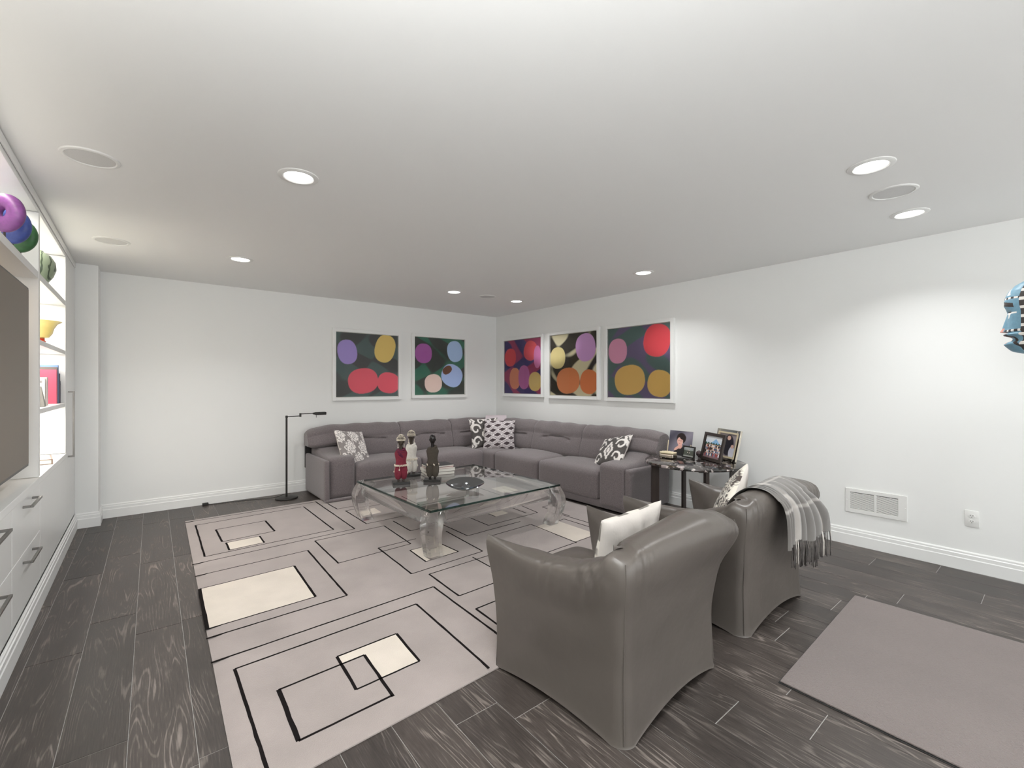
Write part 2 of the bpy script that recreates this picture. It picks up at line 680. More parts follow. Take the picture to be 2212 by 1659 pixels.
cb('back_panel', (XB, Y0, 0.14), (XB + 0.012, Y1 - .01, HC - 0.01), 'cab_in', 0)
cb('fascia', (XB + .013, Y0, 2.362), (XC - 0.003, Y1, HC - 0.003))
cb('fascia', (XC - 0.002, Y0, 2.392), (XC + 0.006, Y1, HC - 0.003))
DRAWER = 0.758
# uprights
for (ya, yb) in ((0.50, 0.53), (1.67, 1.705), (3.905, 3.945), (5.118, 5.15)):
    cb('upright', (XB + .013, ya, 0.772), (XC, yb, 2.36), 'cab')
# shelves of the right bay, the television bay's top shelf, the left bay
for (ya, yb) in ((3.946, 5.117), (0.531, 1.669)):
    for (za, zb) in ((1.962, 2.004), (1.568, 1.600), (1.147, 1.178)):
        cb('shelf', (XB + .013, ya, za), (XC - 0.002, yb, zb), 'cab')
cb('shelf', (XB + .013, 1.706, 1.962), (XC - 0.002, 3.904, 2.004), 'cab')
# counter, carcass, tall door
cb('counter', (XB + .013, Y0, 0.731), (XC + 0.003, 5.149, 0.769))
cb('plinth', (XB + .013, Y0, 0.002), (XC - 0.025, Y1, 0.145))
tall = cb('door', (XC - 0.022, 5.153, 0.148), (XC, Y1 - 0.004, 2.359))
cb('side_panel', (XB + .013, 5.72, 0.148), (XC - 0.023, Y1, 2.359))
cb('side_panel', (XB + .013, 5.152, 0.148), (XC - 0.023, 5.17, 2.359))


def pull_bar(parent, yc, zc, length, vertical=False):
    """Squared U-shaped bar pull."""
    bm = bmesh.new()
    r = 0.006
    pr = 0.040
    x0 = XC + 0.0005
    if vertical:
        bx(bm, (x0 + pr - 2 * r, yc - r, zc - length / 2), (x0 + pr, yc + r, zc + length / 2), 0.001, 1)
        for s in (-1, 1):
            z = zc + s * (length / 2 - r)
            bx(bm, (x0, yc - r, z - r), (x0 + pr - 2 * r, yc + r, z + r), 0.001, 1)
    else:
        bx(bm, (x0 + pr - 2 * r, yc - length / 2, zc - r), (x0 + pr, yc + length / 2, zc + r), 0.001, 1)
        for s in (-1, 1):
            y = yc + s * (length / 2 - r)
            bx(bm, (x0, y - r, zc - r), (x0 + pr - 2 * r, y + r, zc + r), 0.001, 1)
    o = ob('handle', bm, M['steel'], parent, True, 35, True)
    return o


h = pull_bar(tall, 5.262, 0.995, 0.55, True)
for k in range(-1, 2):
    ya = 3.187 - DRAWER * (1 - k) + 0.002
    yb = ya + DRAWER - 0.004
    for (za, zb, zh) in ((0.446, 0.728, 0.688), (0.148, 0.442, 0.398)):
        d = cb('drawer', (XC - 0.020, ya, za), (XC, yb, zb))
        pull_bar(d, (ya + yb) / 2, zh, 0.27)
d = cb('door', (XC - 0.020, 3.947, 0.148), (XC, 5.149, 0.728))
d = cb('door', (XC - 0.020, 0.502, 0.148), (XC, 1.665, 0.728))
warm = (1.0, 0.94, 0.86)


def strip(yc, z, ly, p, xo=-0.60, w=0.06):
    area('shelf_light', (xo, yc, z), (0, 0, 0), w, ly, p * NICHE, warm)


for z in (2.355, 1.958, 1.564, 1.143):
    strip(4.53, z, 1.05, 3.2)
strip(2.80, 2.355, 2.1, 3.6)
strip(1.10, 2.355, 1.05, 3.0)
area('shelf_light', (-0.76, 2.80, 1.957), (0, 0, 0), 0.05, 2.1, 2.2 * NICHE, (1.0, 0.80, 0.62))

# television in its bay
tv = thing('television', 'large flat television with thin black frame in the wall cabinet', 'television', (-0.53, 2.815, 0.87))
bm = bmesh.new()
bx(bm, (-0.546, 1.925, 0.868), (-0.502, 3.705, 1.872), 0.004, 2)
ob('housing', bm, M['bezel'], tv, True, 35, True)
box('screen', (-0.5022, 1.937, 0.884), (-0.5002, 3.693, 1.860), M['screen'], tv, 0, 1, True)
box('wall_mount', (XB + 0.013, 2.55, 1.15), (-0.546, 3.08, 1.6), M['black'], tv, 0.004, 1, True)

# ------------------------------------------------------------------ ceiling: downlights and speakers


def ceiling_light(x, y, label):
    t = thing('ceiling_light', label, 'ceiling light', (x, y, HC), 0, 'recessed ceiling lights')
    bm = bmesh.new()
    prof = [(0.070, 0.0), (0.070, -0.004), (0.076, -0.008), (0.090, -0.0065), (0.099, -0.003), (0.101, 0.0)]
    lathe(bm, prof, 48, cap=False)
    ob('trim_ring', bm, M['white'], t)
    bm = bmesh.new()
    lathe(bm, [(0.0705, -0.001), (0.0705, -0.0035), (0.05, -0.0045), (0.001, -0.005)], 40)
    ob('lens', bm, M['lens'], t)
    area('lamp', (0, 0, -0.012), (0, 0, 0), 0.13, 0.13, DOWN_W, (0.985, 0.995, 1.0), 'DISK', math.radians(122), t)
    return t


for x, y, lb in ((0.645, 2.605, 'large round recessed ceiling light above the rug, left of centre'),
                 (0.670, 4.650, 'recessed ceiling light nearest the far left corner of the room'),
                 (2.905, 4.680, 'recessed ceiling light over the sofa, left of the small round speaker'),
                 (3.880, 4.680, 'recessed ceiling light over the sofa, right of the small round speaker'),
                 (3.865, 2.680, 'recessed ceiling light above the marble side table'),
                 (3.870, 0.660, 'recessed ceiling light at right, below the round speaker in the photo'),
                 (2.875, 0.640, 'recessed ceiling light at right, above the round speaker in the photo')):
    ceiling_light(x, y, lb)
ceiling_light(0.65, 0.62, 'recessed ceiling light directly over the camera position')


def ceiling_speaker(x, y, label):
    t = thing('ceiling_speaker', label, 'speaker', (x, y, HC), 0, 'flush ceiling speakers')
    bm = bmesh.new()
    lathe(bm, [(0.094, 0.0), (0.094, -0.004), (0.098, -0.007), (0.110, -0.005), (0.114, 0.0)], 56, cap=False)
    ob('rim', bm, M['white'], t)
    bm = bmesh.new()
    lathe(bm, [(0.0938, 0.0), (0.0938, -0.003), (0.05, -0.0045), (0.001, -0.005)], 48)
    ob('grille', bm, M['grille'], t)


ceiling_speaker(-0.20, 3.03, 'large white round ceiling speaker nearest the cabinet, close to the camera')
ceiling_speaker(-0.19, 4.69, 'white round ceiling speaker near the far end of the cabinet')
ceiling_speaker(3.39, 4.67, 'grey round ceiling speaker between two lights over the sofa')
ceiling_speaker(3.365, 0.645, 'round ceiling speaker between two lights at right')

# ------------------------------------------------------------------ vent and outlet on the right wall
v = thing('wall_vent', 'white metal return air vent with fine louvres low on right wall', 'vent', (XR, 0.987, 0.37))
bm = bmesh.new()
ya, yb, za, zb = 0.789, 1.185, 0.270, 0.467
X = XR - 0.0005
for (lo, hi) in (((X - .010, ya, za), (X, ya + .055, zb)), ((X - .010, yb - .055 + .023, za), (X, yb, zb)),
                 ((X - .010, ya + .05, zb - .030), (X, yb - .03, zb)), ((X - .010, ya + .05, za), (X, yb - .03, za + .032)),
                 ((X - .010, 0.979, za + .03), (X, 0.995, zb - .03))):
    bx(bm, lo, hi, 0.002, 1)
ob('frame', bm, M['white'], v, True, 35, True)
box('backing', (X - .0015, ya + .05, za + .03), (X - .0004, yb - .03, zb - .03), M['gap'], v, 0, 1, True)
nl = 17
for i in range(nl):
    for (a, b) in ((ya + .0555, 0.979), (0.995, yb - .0325)):
        z = za + .035 + (zb - za - .068) * (i + .5) / nl
        V = [(X - .0090, a, z - .0022), (X - .0050, a, z + .0018), (X - .0042, a, z + .0012), (X - .0082, a, z - .0028)]
        V += [(p[0], b, p[2]) for p in V]
        F = [(0, 1, 5, 4), (1, 2, 6, 5), (2, 3, 7, 6), (3, 0, 4, 7), (3, 2, 1, 0), (4, 5, 6, 7)]
        pyd('louvre', V, F, M['white'], v, False, world=True)
for y in (ya + .010, yb - .010):
    bm = bmesh.new()
    lathe(bm, [(0.005, 0), (0.004, 0.002), (0.0015, 0.003)], 12, (X - .010, y, 0.368), rot=Matrix.Rotation(-PI / 2, 3, 'Y'))
    ob('screw', bm, M['white'], v, world=True)

t = thing('wall_outlet', 'white two-socket electrical outlet low on right wall', 'outlet', (XR, 0.44, 0.375))
box('cover_plate', (X - .006, 0.404, 0.317), (X, 0.476, 0.433), M['white'], t, 0.0025, 2, True)
for zc in (0.355, 0.395):
    bm = bmesh.new()
    lathe(bm, [(0.0165, 0), (0.0165, 0.0015), (0.016, 0.002)], 28, (X - .006, 0.44, zc), 0.82, 1.0, rot=Matrix.Rotation(-PI / 2, 3, 'Y'))
    s = ob('socket', bm, M['white'], t, world=True)
    bm = bmesh.new()
    for (yy, zz, hh) in ((0.4335, zc + .003, .0045), (0.4465, zc + .003, .0045)):
        bx(bm, (X - .0085, yy - .0012, zz - hh), (X - .0079, yy + .0012, zz + hh))
    bx(bm, (X - .0085, 0.4378, zc - .0105), (X - .0079, 0.4422, zc - .006))
    ob('slots', bm, M['gap'], s, False, world=True)

# ------------------------------------------------------------------ framed prints (plain abstract colour fields)


def sheet(name, nu, nv, fpos, fcol, m, parent, world=True, gain=1.0):
    U, Vv = np.meshgrid(np.linspace(0, 1, nu), np.linspace(0, 1, nv), indexing='ij')
    P = fpos(U.ravel(), Vv.ravel())
    C = fcol(U.ravel(), Vv.ravel())
    return pyd(name, P, grid_faces(nu, nv), m, parent, True, 0, world, cols=C * np.minimum(gain, .9 / np.maximum(C.max(axis=1, keepdims=True), .01)))


def blob_art(bg, bg2, blobs, seed):
    r = np.random.default_rng(seed)
    ph = r.uniform(0, 6.28, 12)

    def f(u, v):
        n = len(u)
        w = 0.5 + 0.5 * np.sin(7 * u + 3 * np.sin(5 * v + ph[0]) + ph[1]) * np.sin(6 * v + 2 * np.sin(4 * u + ph[2]) + ph[3])
        w = sstep(0.45, 0.6, w)[:, None]
        c = np.array(lin(bg))[None] * (1 - w) + np.array(lin(bg2))[None] * w
        for (cx, cy, rx, ry, rot, col) in blobs:
            dx, dy = u - cx, v - cy
            a = math.radians(rot)
            X2 = (dx * math.cos(a) + dy * math.sin(a)) / rx
            Y2 = (-dx * math.sin(a) + dy * math.cos(a)) / ry
            d = (np.abs(X2) ** 2.3 + np.abs(Y2) ** 2.3)
            k = (1 - sstep(0.96, 1.04, d))[:, None]
            c = c * (1 - k) + np.array(lin(col))[None] * k
        c = c ** .85
        return c * np.minimum(1.3, 0.90 / c.max(axis=1, keepdims=True))
    return f


def picture(label, wall, a0, a1, z0, z1, art):
    dep = 0.038
    fw = 0.042
    if wall == 'back':
        def W(a, d, z): return (a, YB - d, z)
        loc = ((a0 + a1) / 2, YB, z0)
    else:
        def W(a, d, z): return (XR - d, a, z)
        loc = (XR, (a0 + a1) / 2, z0)
    t = thing('framed_print', label, 'picture', loc, 0, 'framed abstract prints in white frames')
    lo_a, hi_a = min(a0, a1), max(a0, a1)
    bm = bmesh.new()
    for (p, q) in (((lo_a, .001, z0), (lo_a + fw, dep, z1)), ((hi_a - fw, .001, z0), (hi_a, dep, z1)),
                   ((lo_a + fw, .001, z0), (hi_a - fw, dep, z0 + fw)), ((lo_a + fw, .001, z1 - fw), (hi_a - fw, dep, z1))):
        A = W(*p)
        B = W(*q)
        bx(bm, [min(A[i], B[i]) for i in range(3)], [max(A[i], B[i]) for i in range(3)], 0.0015, 1)
    ob('frame', bm, M['trim'], t, world=True)
    ia, ib = a0 + (fw * (1 if a1 > a0 else -1)), a1 - (fw * (1 if a1 > a0 else -1))
    e = 0.006 * (1 if a1 > a0 else -1)
    bm = bmesh.new()
    A = W(min(ia, ib), .002, z0 + fw)
    B = W(max(ia, ib), .016, z1 - fw)
    bx(bm, [min(A[i], B[i]) for i in range(3)], [max(A[i], B[i]) for i in range(3)])
    ob('backing_board', bm, M['paper'], t, world=True)

    def fpos(u, v):
        a = ia + e + (ib - ia - 2 * e) * u
        z = z0 + fw + .006 + (z1 - z0 - 2 * fw - .012) * v
        d = np.full_like(a, 0.0175)
        return np.stack([a, YB - d, z], 1) if wall == 'back' else np.stack([XR - d, a, z], 1)
    sheet('print', 140, 140, fpos, art, M['print'], t)
    A = W(ia, .024, z0 + fw)
    B = W(ib, .024, z1 - fw)
    V = [W(ia, .024, z0 + fw), W(ib, .024, z0 + fw), W(ib, .024, z1 - fw), W(ia, .024, z1 - fw)]
    pyd('glass', V, [(0, 1, 2, 3)], M['pane'], t, False, world=True)


picture('white-framed dark grey abstract with lilac, yellow and two coral ovals, on back wall', 'back', 1.895, 2.848, 1.112, 2.056,
        blob_art((62, 62, 60), (70, 84, 82), [(.17, .70, .15, .19, 10, (150, 130, 192)), (.78, .78, .17, .23, -15, (222, 190, 104)),
                                              (.42, .25, .24, .20, 8, (232, 88, 104)), (.84, .22, .19, .17, -10, (232, 88, 104))], 1))
picture('white-framed abstract with plum, pale blue and blush ovals, on back wall nearest the corner', 'back', 3.014, 3.966, 1.122, 2.068,
        blob_art((50, 54, 50), (48, 92, 74), [(.17, .72, .16, .17, 0, (150, 78, 146)), (.80, .78, .16, .19, 10, (170, 196, 232)),
                                              (.36, .20, .17, .16, 5, (236, 208, 196)), (.74, .34, .22, .20, -25, (164, 184, 226)), (.64, .44, .10, .07, 30, (92, 58, 44))], 2))
picture('narrow-looking white-framed abstract in navy, red and violet, on right wall nearest the corner', 'right', 5.827, 4.858, 1.135, 2.066,
        blob_art((66, 58, 104), (150, 60, 92), [(.17, .68, .16, .17, 0, (232, 80, 88)), (.72, .78, .17, .18, -20, (236, 92, 100)), (.90, .66, .09, .20, 0, (206, 120, 172)),
                                                (.30, .28, .15, .20, 0, (240, 150, 116)), (.55, .30, .15, .22, 0, (178, 98, 156)), (.84, .22, .16, .17, 0, (226, 196, 120))], 3))
picture('white-framed black and cream abstract with two orange ovals, middle of right wall trio', 'right', 4.761, 3.801, 1.125, 2.067,
        blob_art((48, 44, 38), (206, 198, 164), [(.17, .62, .17, .18, 0, (222, 206, 142)), (.77, .76, .20, .22, 10, (200, 152, 206)),
                                                 (.40, .24, .25, .21, 6, (244, 148, 92)), (.84, .22, .18, .19, -8, (244, 140, 84))], 4))
picture('largest-looking white-framed green abstract with red, pink and golden ovals, nearest the side table', 'right', 3.719, 2.750, 1.118, 2.064,
        blob_art((72, 94, 92), (92, 80, 112), [(.17, .67, .16, .18, 0, (216, 146, 178)), (.80, .78, .20, .22, -12, (246, 78, 88)),
                                               (.37, .25, .25, .21, 8, (230, 186, 100)), (.84, .20, .18, .18, -10, (228, 184, 96))], 5))

# ------------------------------------------------------------------ rug
RZ = 0.014
rug = thing('area_rug', 'large pale taupe rug with black outlined rectangles and cream blocks under the glass table', 'rug', (2.0, 3.5, 0))
RC = [(0.236, 1.642), (3.70, 1.79), (3.76, 5.49), (0.313, 5.384)]


def rug_body():
    n = 48
    V = []
    top = []
    for i in range(n + 1):
        for j in range(n + 1):
            u, w = i / n, j / n
            p = [(1 - u) * (1 - w) * RC[0][k] + u * (1 - w) * RC[1][k] + u * w * RC[2][k] + (1 - u) * w * RC[3][k] for k in (0, 1)]
            edge = min(u, 1 - u, w, 1 - w) * 3.7
            z = RZ if edge > 0.001 else 0.006
            V.append((p[0], p[1], z))
    F = grid_faces(n + 1, n + 1)
    m1 = n + 1
    rim = [i * m1 for i in range(n)] + [n * m1 + j for j in range(n)] + [i * m1 + n for i in range(n, 0, -1)] + [j for j in range(n, 0, -1)]
    o = len(V)
    for k in rim:
        V.append((V[k][0], V[k][1], 0.0008))
    L = len(rim)
    for i in range(L):
        F.append((rim[i], rim[(i + 1) % L], o + (i + 1) % L, o + i))
    return pyd('pile', V, F, M['rug'], rug, True, 60, True)


rug_body()
rr = random.Random(5)


def rline(a, b, w=0.0115):
    """One tufted black line, slightly uneven as hand-carved pile is."""
    a = Vector((a[0], a[1], 0))
    b = Vector((b[0], b[1], 0))
    L = (b - a).length
    d = (b - a) / L
    nrm = Vector((-d.y, d.x, 0))
    n = max(3, int(L / 0.06))
    V = []
    for i in range(n + 1):
        p = a + d * (L * i / n)
        wl = w / 2 * (1 + rr.uniform(-.16, .16))
        wr = w / 2 * (1 + rr.uniform(-.16, .16))
        p = p + nrm * rr.uniform(-.0008, .0008)
        V += [tuple(p + nrm * wl + Vector((0, 0, RZ + .0009))), tuple(p - nrm * wr + Vector((0, 0, RZ + .0009)))]
    F = [(2 * i, 2 * i + 1, 2 * i + 3, 2 * i + 2) for i in range(n)]
    m = len(V)
    V += [(p[0], p[1], RZ - .002) for p in V]
    for i in range(n):
        F += [(2 * i, 2 * i + 2, m + 2 * i + 2, m + 2 * i), (2 * i + 1, m + 2 * i + 1, m + 2 * i + 3, 2 * i + 3)]
    F += [(0, m, m + 1, 1), (2 * n, 2 * n + 1, m + 2 * n + 1, m + 2 * n)]
    pyd('line', V, F, M['rug_black'], rug, False, world=True)


def rblock(pts):
    V = [(x, y, RZ + .0005) for x, y in pts] + [(x, y, RZ - .002) for x, y in pts]
    n = len(pts)
    F = [tuple(range(n))] + [(i, i + n, (i + 1) % n + n, (i + 1) % n) for i in range(n)]
    pyd('cream_block', V, F, M['rug_cream'], rug, False, world=True)


WT = 0.0075     # weight of the hairline strokes
for a, b, w in [((0.309, 5.304), (1.50, 5.310), WT),
                ((0.377, 5.137), (0.364, 4.159), .013), ((0.364, 4.159), (1.336, 4.202), WT), ((1.336, 4.202), (1.333, 5.187), .012), ((0.377, 5.137), (1.31, 5.19), WT),
                ((0.508, 4.869), (0.511, 4.463), .015), ((0.508, 4.869), (0.911, 4.885), WT), ((0.911, 4.885), (0.911, 4.487), .015), ((0.511, 4.463), (0.911, 4.487), WT),
                ((0.532, 4.411), (0.530, 4.203), .013), ((0.532, 4.411), (0.780, 4.422), WT), ((0.780, 4.422), (0.779, 4.220), .013), ((0.530, 4.203), (0.779, 4.220), WT),
                ((0.276, 4.034), (1.491, 4.10), WT), ((1.495, 5.325), (1.491, 4.10), .012),
                ((0.274, 3.776), (1.009, 3.805), WT), ((1.009, 3.805), (0.984, 2.839), .012), ((0.984, 2.839), (0.252, 2.816), .010),
                ((0.280, 3.525), (0.267, 2.923), .018), ((0.282, 3.525), (0.847, 3.542), .008), ((0.847, 3.542), (0.827, 2.944), .014), ((0.827, 2.944), (0.267, 2.923), .008),
                ((0.248, 2.558), (1.461, 2.607), .010), ((1.461, 2.607), (1.447, 1.922), .012), ((1.447, 1.922), (1.44, 1.71), .012),
                ((0.328, 2.433), (1.267, 2.468), .010), ((1.267, 2.468), (1.243, 1.70), .012), ((0.328, 2.433), (0.328, 1.66), .013),
                ((0.451, 2.149), (0.444, 1.794), .018), ((0.451, 2.149), (0.833, 2.162), .010), ((0.833, 2.162), (0.817, 1.799), .013), ((0.817, 1.806), (0.444, 1.794), .010),
                ((0.725, 2.231), (0.712, 1.938), .014), ((0.725, 2.231), (1.035, 2.240), .010), ((1.035, 2.240), (1.018, 1.950), .013), ((1.018, 1.950), (0.712, 1.938), .009),
                ((1.116, 3.998), (1.112, 3.385), .011), ((1.116, 3.998), (1.734, 4.016), WT), ((1.734, 4.016), (1.709, 3.424), .011), ((1.709, 3.424), (1.112, 3.390), WT),
                ((1.463, 3.502), (1.443, 2.879), .012), ((1.463, 3.502), (1.80, 3.510), WT), ((1.443, 2.879), (2.073, 2.917), WT), ((2.073, 2.917), (2.10, 3.521), .011),
                ((1.637, 3.294), (1.624, 3.010), .012), ((1.637, 3.294), (1.900, 3.300), WT), ((1.900, 3.300), (1.919, 3.030), .011), ((1.624, 3.010), (1.919, 3.030), WT),
                ((1.535, 2.797), (1.521, 2.394), .012), ((1.521, 2.394), (2.05, 2.41), .009), ((1.535, 2.797), (2.066, 2.815), WT), ((2.066, 2.815), (2.05, 2.41), .011),
                ((1.942, 2.864), (1.939, 2.635), .010), ((1.939, 2.635), (2.35, 2.65), WT),
                ((1.510, 2.193), (1.502, 1.90), .012), ((1.510, 2.193), (2.0, 2.21), .010), ((1.61, 2.12), (1.60, 1.86), .010),
                ((1.861, 4.097), (1.860, 3.728), .011), ((1.860, 3.728), (2.25, 3.745), WT),
                ((1.629, 4.743), (1.630, 4.177), .011), ((1.630, 4.177), (2.05, 4.195), WT), ((1.629, 4.743), (2.05, 4.76), WT), ((2.05, 4.76), (2.05, 4.195), .010),
                ((1.573, 5.15), (1.583, 4.862), .011), ((1.583, 4.862), (1.95, 4.88), WT),
                ((2.174, 3.690), (2.181, 3.294), .010), ((2.181, 3.294), (2.80, 3.32), WT),
                ((2.494, 3.744), (2.492, 3.413), .010), ((2.492, 3.413), (3.132, 3.440), WT), ((3.132, 3.440), (3.18, 3.80), .010), ((2.72, 3.90), (3.05, 3.92), WT), ((3.05, 3.92), (3.03, 3.50), .010),
                ((2.301, 3.162), (2.819, 3.189), WT), ((2.819, 3.189), (2.789, 2.580), .011), ((2.789, 2.590), (2.43, 2.577), .008),
                ((2.447, 2.520), (2.643, 2.528), .008), ((2.643, 2.528), (2.64, 2.380), .010), ((2.797, 2.600), (3.10, 2.612), WT),
                ((3.312, 3.562), (3.519, 3.575), WT), ((3.312, 3.562), (3.30, 3.15), .010), ((3.10, 3.10), (3.18, 3.115), WT), ((3.184, 3.113), (3.19, 2.75), .010), ((3.27, 3.32), (3.28, 2.80), .010),
                ((2.715, 3.758), (2.713, 3.600), .010), ((2.05, 4.05), (3.2, 4.10), WT), ((3.30, 4.70), (3.28, 4.25), .010), ((2.35, 4.95), (2.33, 4.45), .010), ((2.33, 4.45), (3.0, 4.48), WT)]:
    rline(a, b, w)
for pts in ([(0.538, 4.409), (0.537, 4.206), (0.773, 4.222), (0.774, 4.420)],
            [(0.289, 3.523), (0.276, 2.926), (0.820, 2.946), (0.840, 3.540)],
            [(0.732, 2.226), (0.727, 2.160), (0.838, 2.163), (0.832, 1.943), (1.012, 1.950), (1.029, 2.237)],
            [(1.643, 3.291), (1.630, 3.014), (1.913, 3.032), (1.894, 3.297)],
            [(2.800, 3.110), (2.793, 2.604), (3.085, 2.616), (3.092, 3.122)],
            [(2.715, 3.770), (2.713, 3.602), (2.890, 3.612), (2.890, 3.782)],
            [(1.70, 4.535), (1.69, 4.445), (1.895, 4.455), (1.905, 4.660), (1.70, 4.650)],
            [(3.40, 4.60), (3.38, 4.30), (3.61, 4.31), (3.62, 4.61)]):
    rblock(pts)

# door mat at lower right
mt = thing('floor_mat', 'plain taupe ribbed floor mat with dark rubber edge at lower right', 'mat', (2.83, -0.2, 0))
V, F = rcube((2.197, -1.25, 0.0045), (3.452, 0.832, 0.0125), 0.0035, 10)
sk = lambda V: np.stack([V[:, 0] - 0.03 * (V[:, 1] - 0.83) * np.clip((V[:, 0] - 2.2) / 1.25, 0, 1) + 0.02 * (V[:, 1] - .83) * np.clip((3.45 - V[:, 0]) / 1.25, 0, 1), V[:, 1] + 0.028 * (V[:, 0] - 2.83), V[:, 2]], 1)
pyd('pile', sk(V), F, M['mat_pile'], mt, True, 35, True)
V, F = rcube((2.191, -1.258, 0.0006), (3.457, 0.837, 0.0044), 0.0018, 10)
pyd('backing', sk(V), F, M['mat_edge'], mt, True, 35, True)

# ------------------------------------------------------------------ sectional sofa
sofa = thing('sectional_sofa', 'grey fabric L-shaped sectional sofa filling the far corner', 'sofa', (3.0, 5.5, 0))
FB = M['fabric']


def cushion(name, lo, hi, r, top=0.0, side=0.0, n=14, fn=None, parent=None, m=None, wr=0.0):
    V, F = rcube(lo, hi, r, n, top, None, side)
    if wr:
        V[:, 2] += wr * np.sin(V[:, 0] * 23 + 3 * np.sin(V[:, 1] * 9)) * np.sin(V[:, 1] * 17 + V[:, 0] * 5) * (V[:, 2] > (lo[2] + hi[2]) / 2)
    if fn is not None:
        V = fn(V)
    return pyd(name, V, F, m or FB, parent or sofa, True, 60, True)


# bases
box('base', (1.56, 5.215, 0.018), (3.76, 5.95, 0.10), FB, sofa, 0.012, 2, True)
box('base', (3.765, 2.80, 0.018), (4.47, 5.95, 0.10), FB, sofa, 0.012, 2, True)


def seat_roll_y(V):
    # waterfall front edge facing the camera side (-y)
    return V


cushion('seat_cushion', (1.905, 5.185, 0.085), (2.755, 5.80, 0.405), 0.055, 0.035, 0.012, wr=0.003)
cushion('seat_cushion', (2.760, 5.185, 0.085), (3.715, 5.80, 0.405), 0.055, 0.035, 0.012, wr=0.003)
cushion('seat_cushion', (3.700, 5.005, 0.085), (4.45, 5.86, 0.400), 0.05, 0.030, 0.0, wr=0.003)
cushion('seat_cushion', (3.735, 4.115, 0.085), (4.40, 5.00, 0.405), 0.055, 0.035, 0.012, wr=0.003)
cushion('seat_cushion', (3.735, 3.165, 0.085), (4.40, 4.110, 0.405), 0.055, 0.035, 0.012, wr=0.003)


def back_cushion(path, h0=0.37, crease=0.6, zc=0.62, hk=None, name='back_cushion', thick=1.0, n=54, hb=None, endr=(.055, .055), cc=.5):
    """Swept back cushion. path: plan points along the front face, room side first; the back lies to the left of travel."""
    P = catmull(path, n) if len(path) > 2 else np.array([np.array(path[0]) + (np.array(path[1]) - np.array(path[0])) * i / (n - 1) for i in range(n)])
    T = np.gradient(P, axis=0)
    T /= np.linalg.norm(T, axis=1, keepdims=True)
    Nn = np.stack([-T[:, 1], T[:, 0]], 1)
    s = np.concatenate([[0], np.cumsum(np.linalg.norm(np.diff(P, axis=0), axis=1))])
    Ltot = s[-1]
    sec = catmull([(0.02, h0), (-0.012, h0 + .05), (-0.005, h0 + .14), (0.028, h0 + .24), (0.040, h0 + .27), (0.045, h0 + .34), (0.085, h0 + .40), (0.150, h0 + .425), (0.215, h0 + .405), (0.250, h0 + .34), (0.255, h0 + .2), (0.25, h0)], 44)
    V = []
    for i in range(n):
        er = endr[0] if s[i] < Ltot / 2 else endr[1]
        e = min(s[i], Ltot - s[i])
        k = math.sqrt(max(0.0, 1 - (1 - min(1, (e + .003) / er)) ** 2)) if e < er else 1.0
        lo_ = .90 if er < .08 else .66
        k = lo_ + (1 - lo_) * k
        hbt = hb(s[i] / Ltot) if hb else h0
        cen = np.array([0.13, (hbt + h0 + .425) / 2])
        t = s[i] / Ltot
        win = float(sstep(cc - crease / 2 - .06, cc - crease / 2 + .02, t) * (1 - sstep(cc + crease / 2 - .02, cc + crease / 2 + .06, t)))
        hh = hk(t) if hk else 0.0
        for (d, z) in sec:
            z = hbt + (z - h0) * (h0 + .425 - hbt) / .425
            d2 = cen[0] + (d - cen[0]) * k
            z2 = cen[1] + (z - cen[1]) * k
            if d < 0.1:
                d2 += 0.024 * win * math.exp(-((z - zc + 0.012 * math.sin(t * 9)) / 0.011) ** 2)
                d2 -= 0.010 * win * math.exp(-((z - zc - .06) / 0.03) ** 2)
            z2 += hh * max(0, (z - h0) / .425)
            z2 += 0.004 * math.sin(s[i] * 21 + 1.3) * max(0, (z - h0) / .425)
            V.append((P[i, 0] + Nn[i, 0] * d2 * thick, P[i, 1] + Nn[i, 1] * d2 * thick, z2))
    m = len(sec)
    F = grid_faces(n, m, 0, True)
    F += [tuple(range(m))[::-1], tuple(range((n - 1) * m, n * m))]
    return pyd(name, V, F, FB, sofa, True, 60, True)


crown = lambda a: (lambda t: .5 * a * (4 * t * (1 - t)) ** 0.6)
# first cushion overhangs the arm at its left end
back_cushion([(1.515, 5.66), (2.695, 5.66)], 0.385, .42, hk=lambda t: .014 * (4 * t * (1 - t)) ** .6 - .045 * max(0, (.26 - t) / .26) ** 2, hb=lambda t: .575 - .19 * float(sstep(.30, .38, t)), n=100, endr=(.11, .055), cc=.60)
back_cushion([(2.70, 5.66), (3.50, 5.66)], 0.385, .66, hk=crown(.012))
back_cushion([(3.505, 5.66), (3.78, 5.655), (4.02, 5.56), (4.16, 5.36), (4.215, 5.05), (4.22, 4.77)], 0.385, .78, hk=crown(.014), n=80)
back_cushion([(4.22, 4.765), (4.22, 3.865)], 0.385, .55, hk=crown(.014))
back_cushion([(4.22, 3.860), (4.22, 2.768)], 0.385, -2.0, hk=lambda t: .016 * (4 * t * (1 - t)) ** .6 - .012 * max(0, (t - .7) / .3) ** 2, hb=lambda t: .385 + .185 * float(sstep(.58, .68, t)), n=90, endr=(.055, .06))


# arms: padded inner block that rises to the back, flat outer side panel
def arm_rise(axis, front, back, amt):
    def f(V):
        t = np.clip((V[:, axis] - front) / (back - front), 0, 1)
        k = np.clip((V[:, 2] - .2) / .3, 0, 1)
        V[:, 2] += amt * k * (0.25 * t + .75 * sstep(.45, .95, t))
        return V
    return f


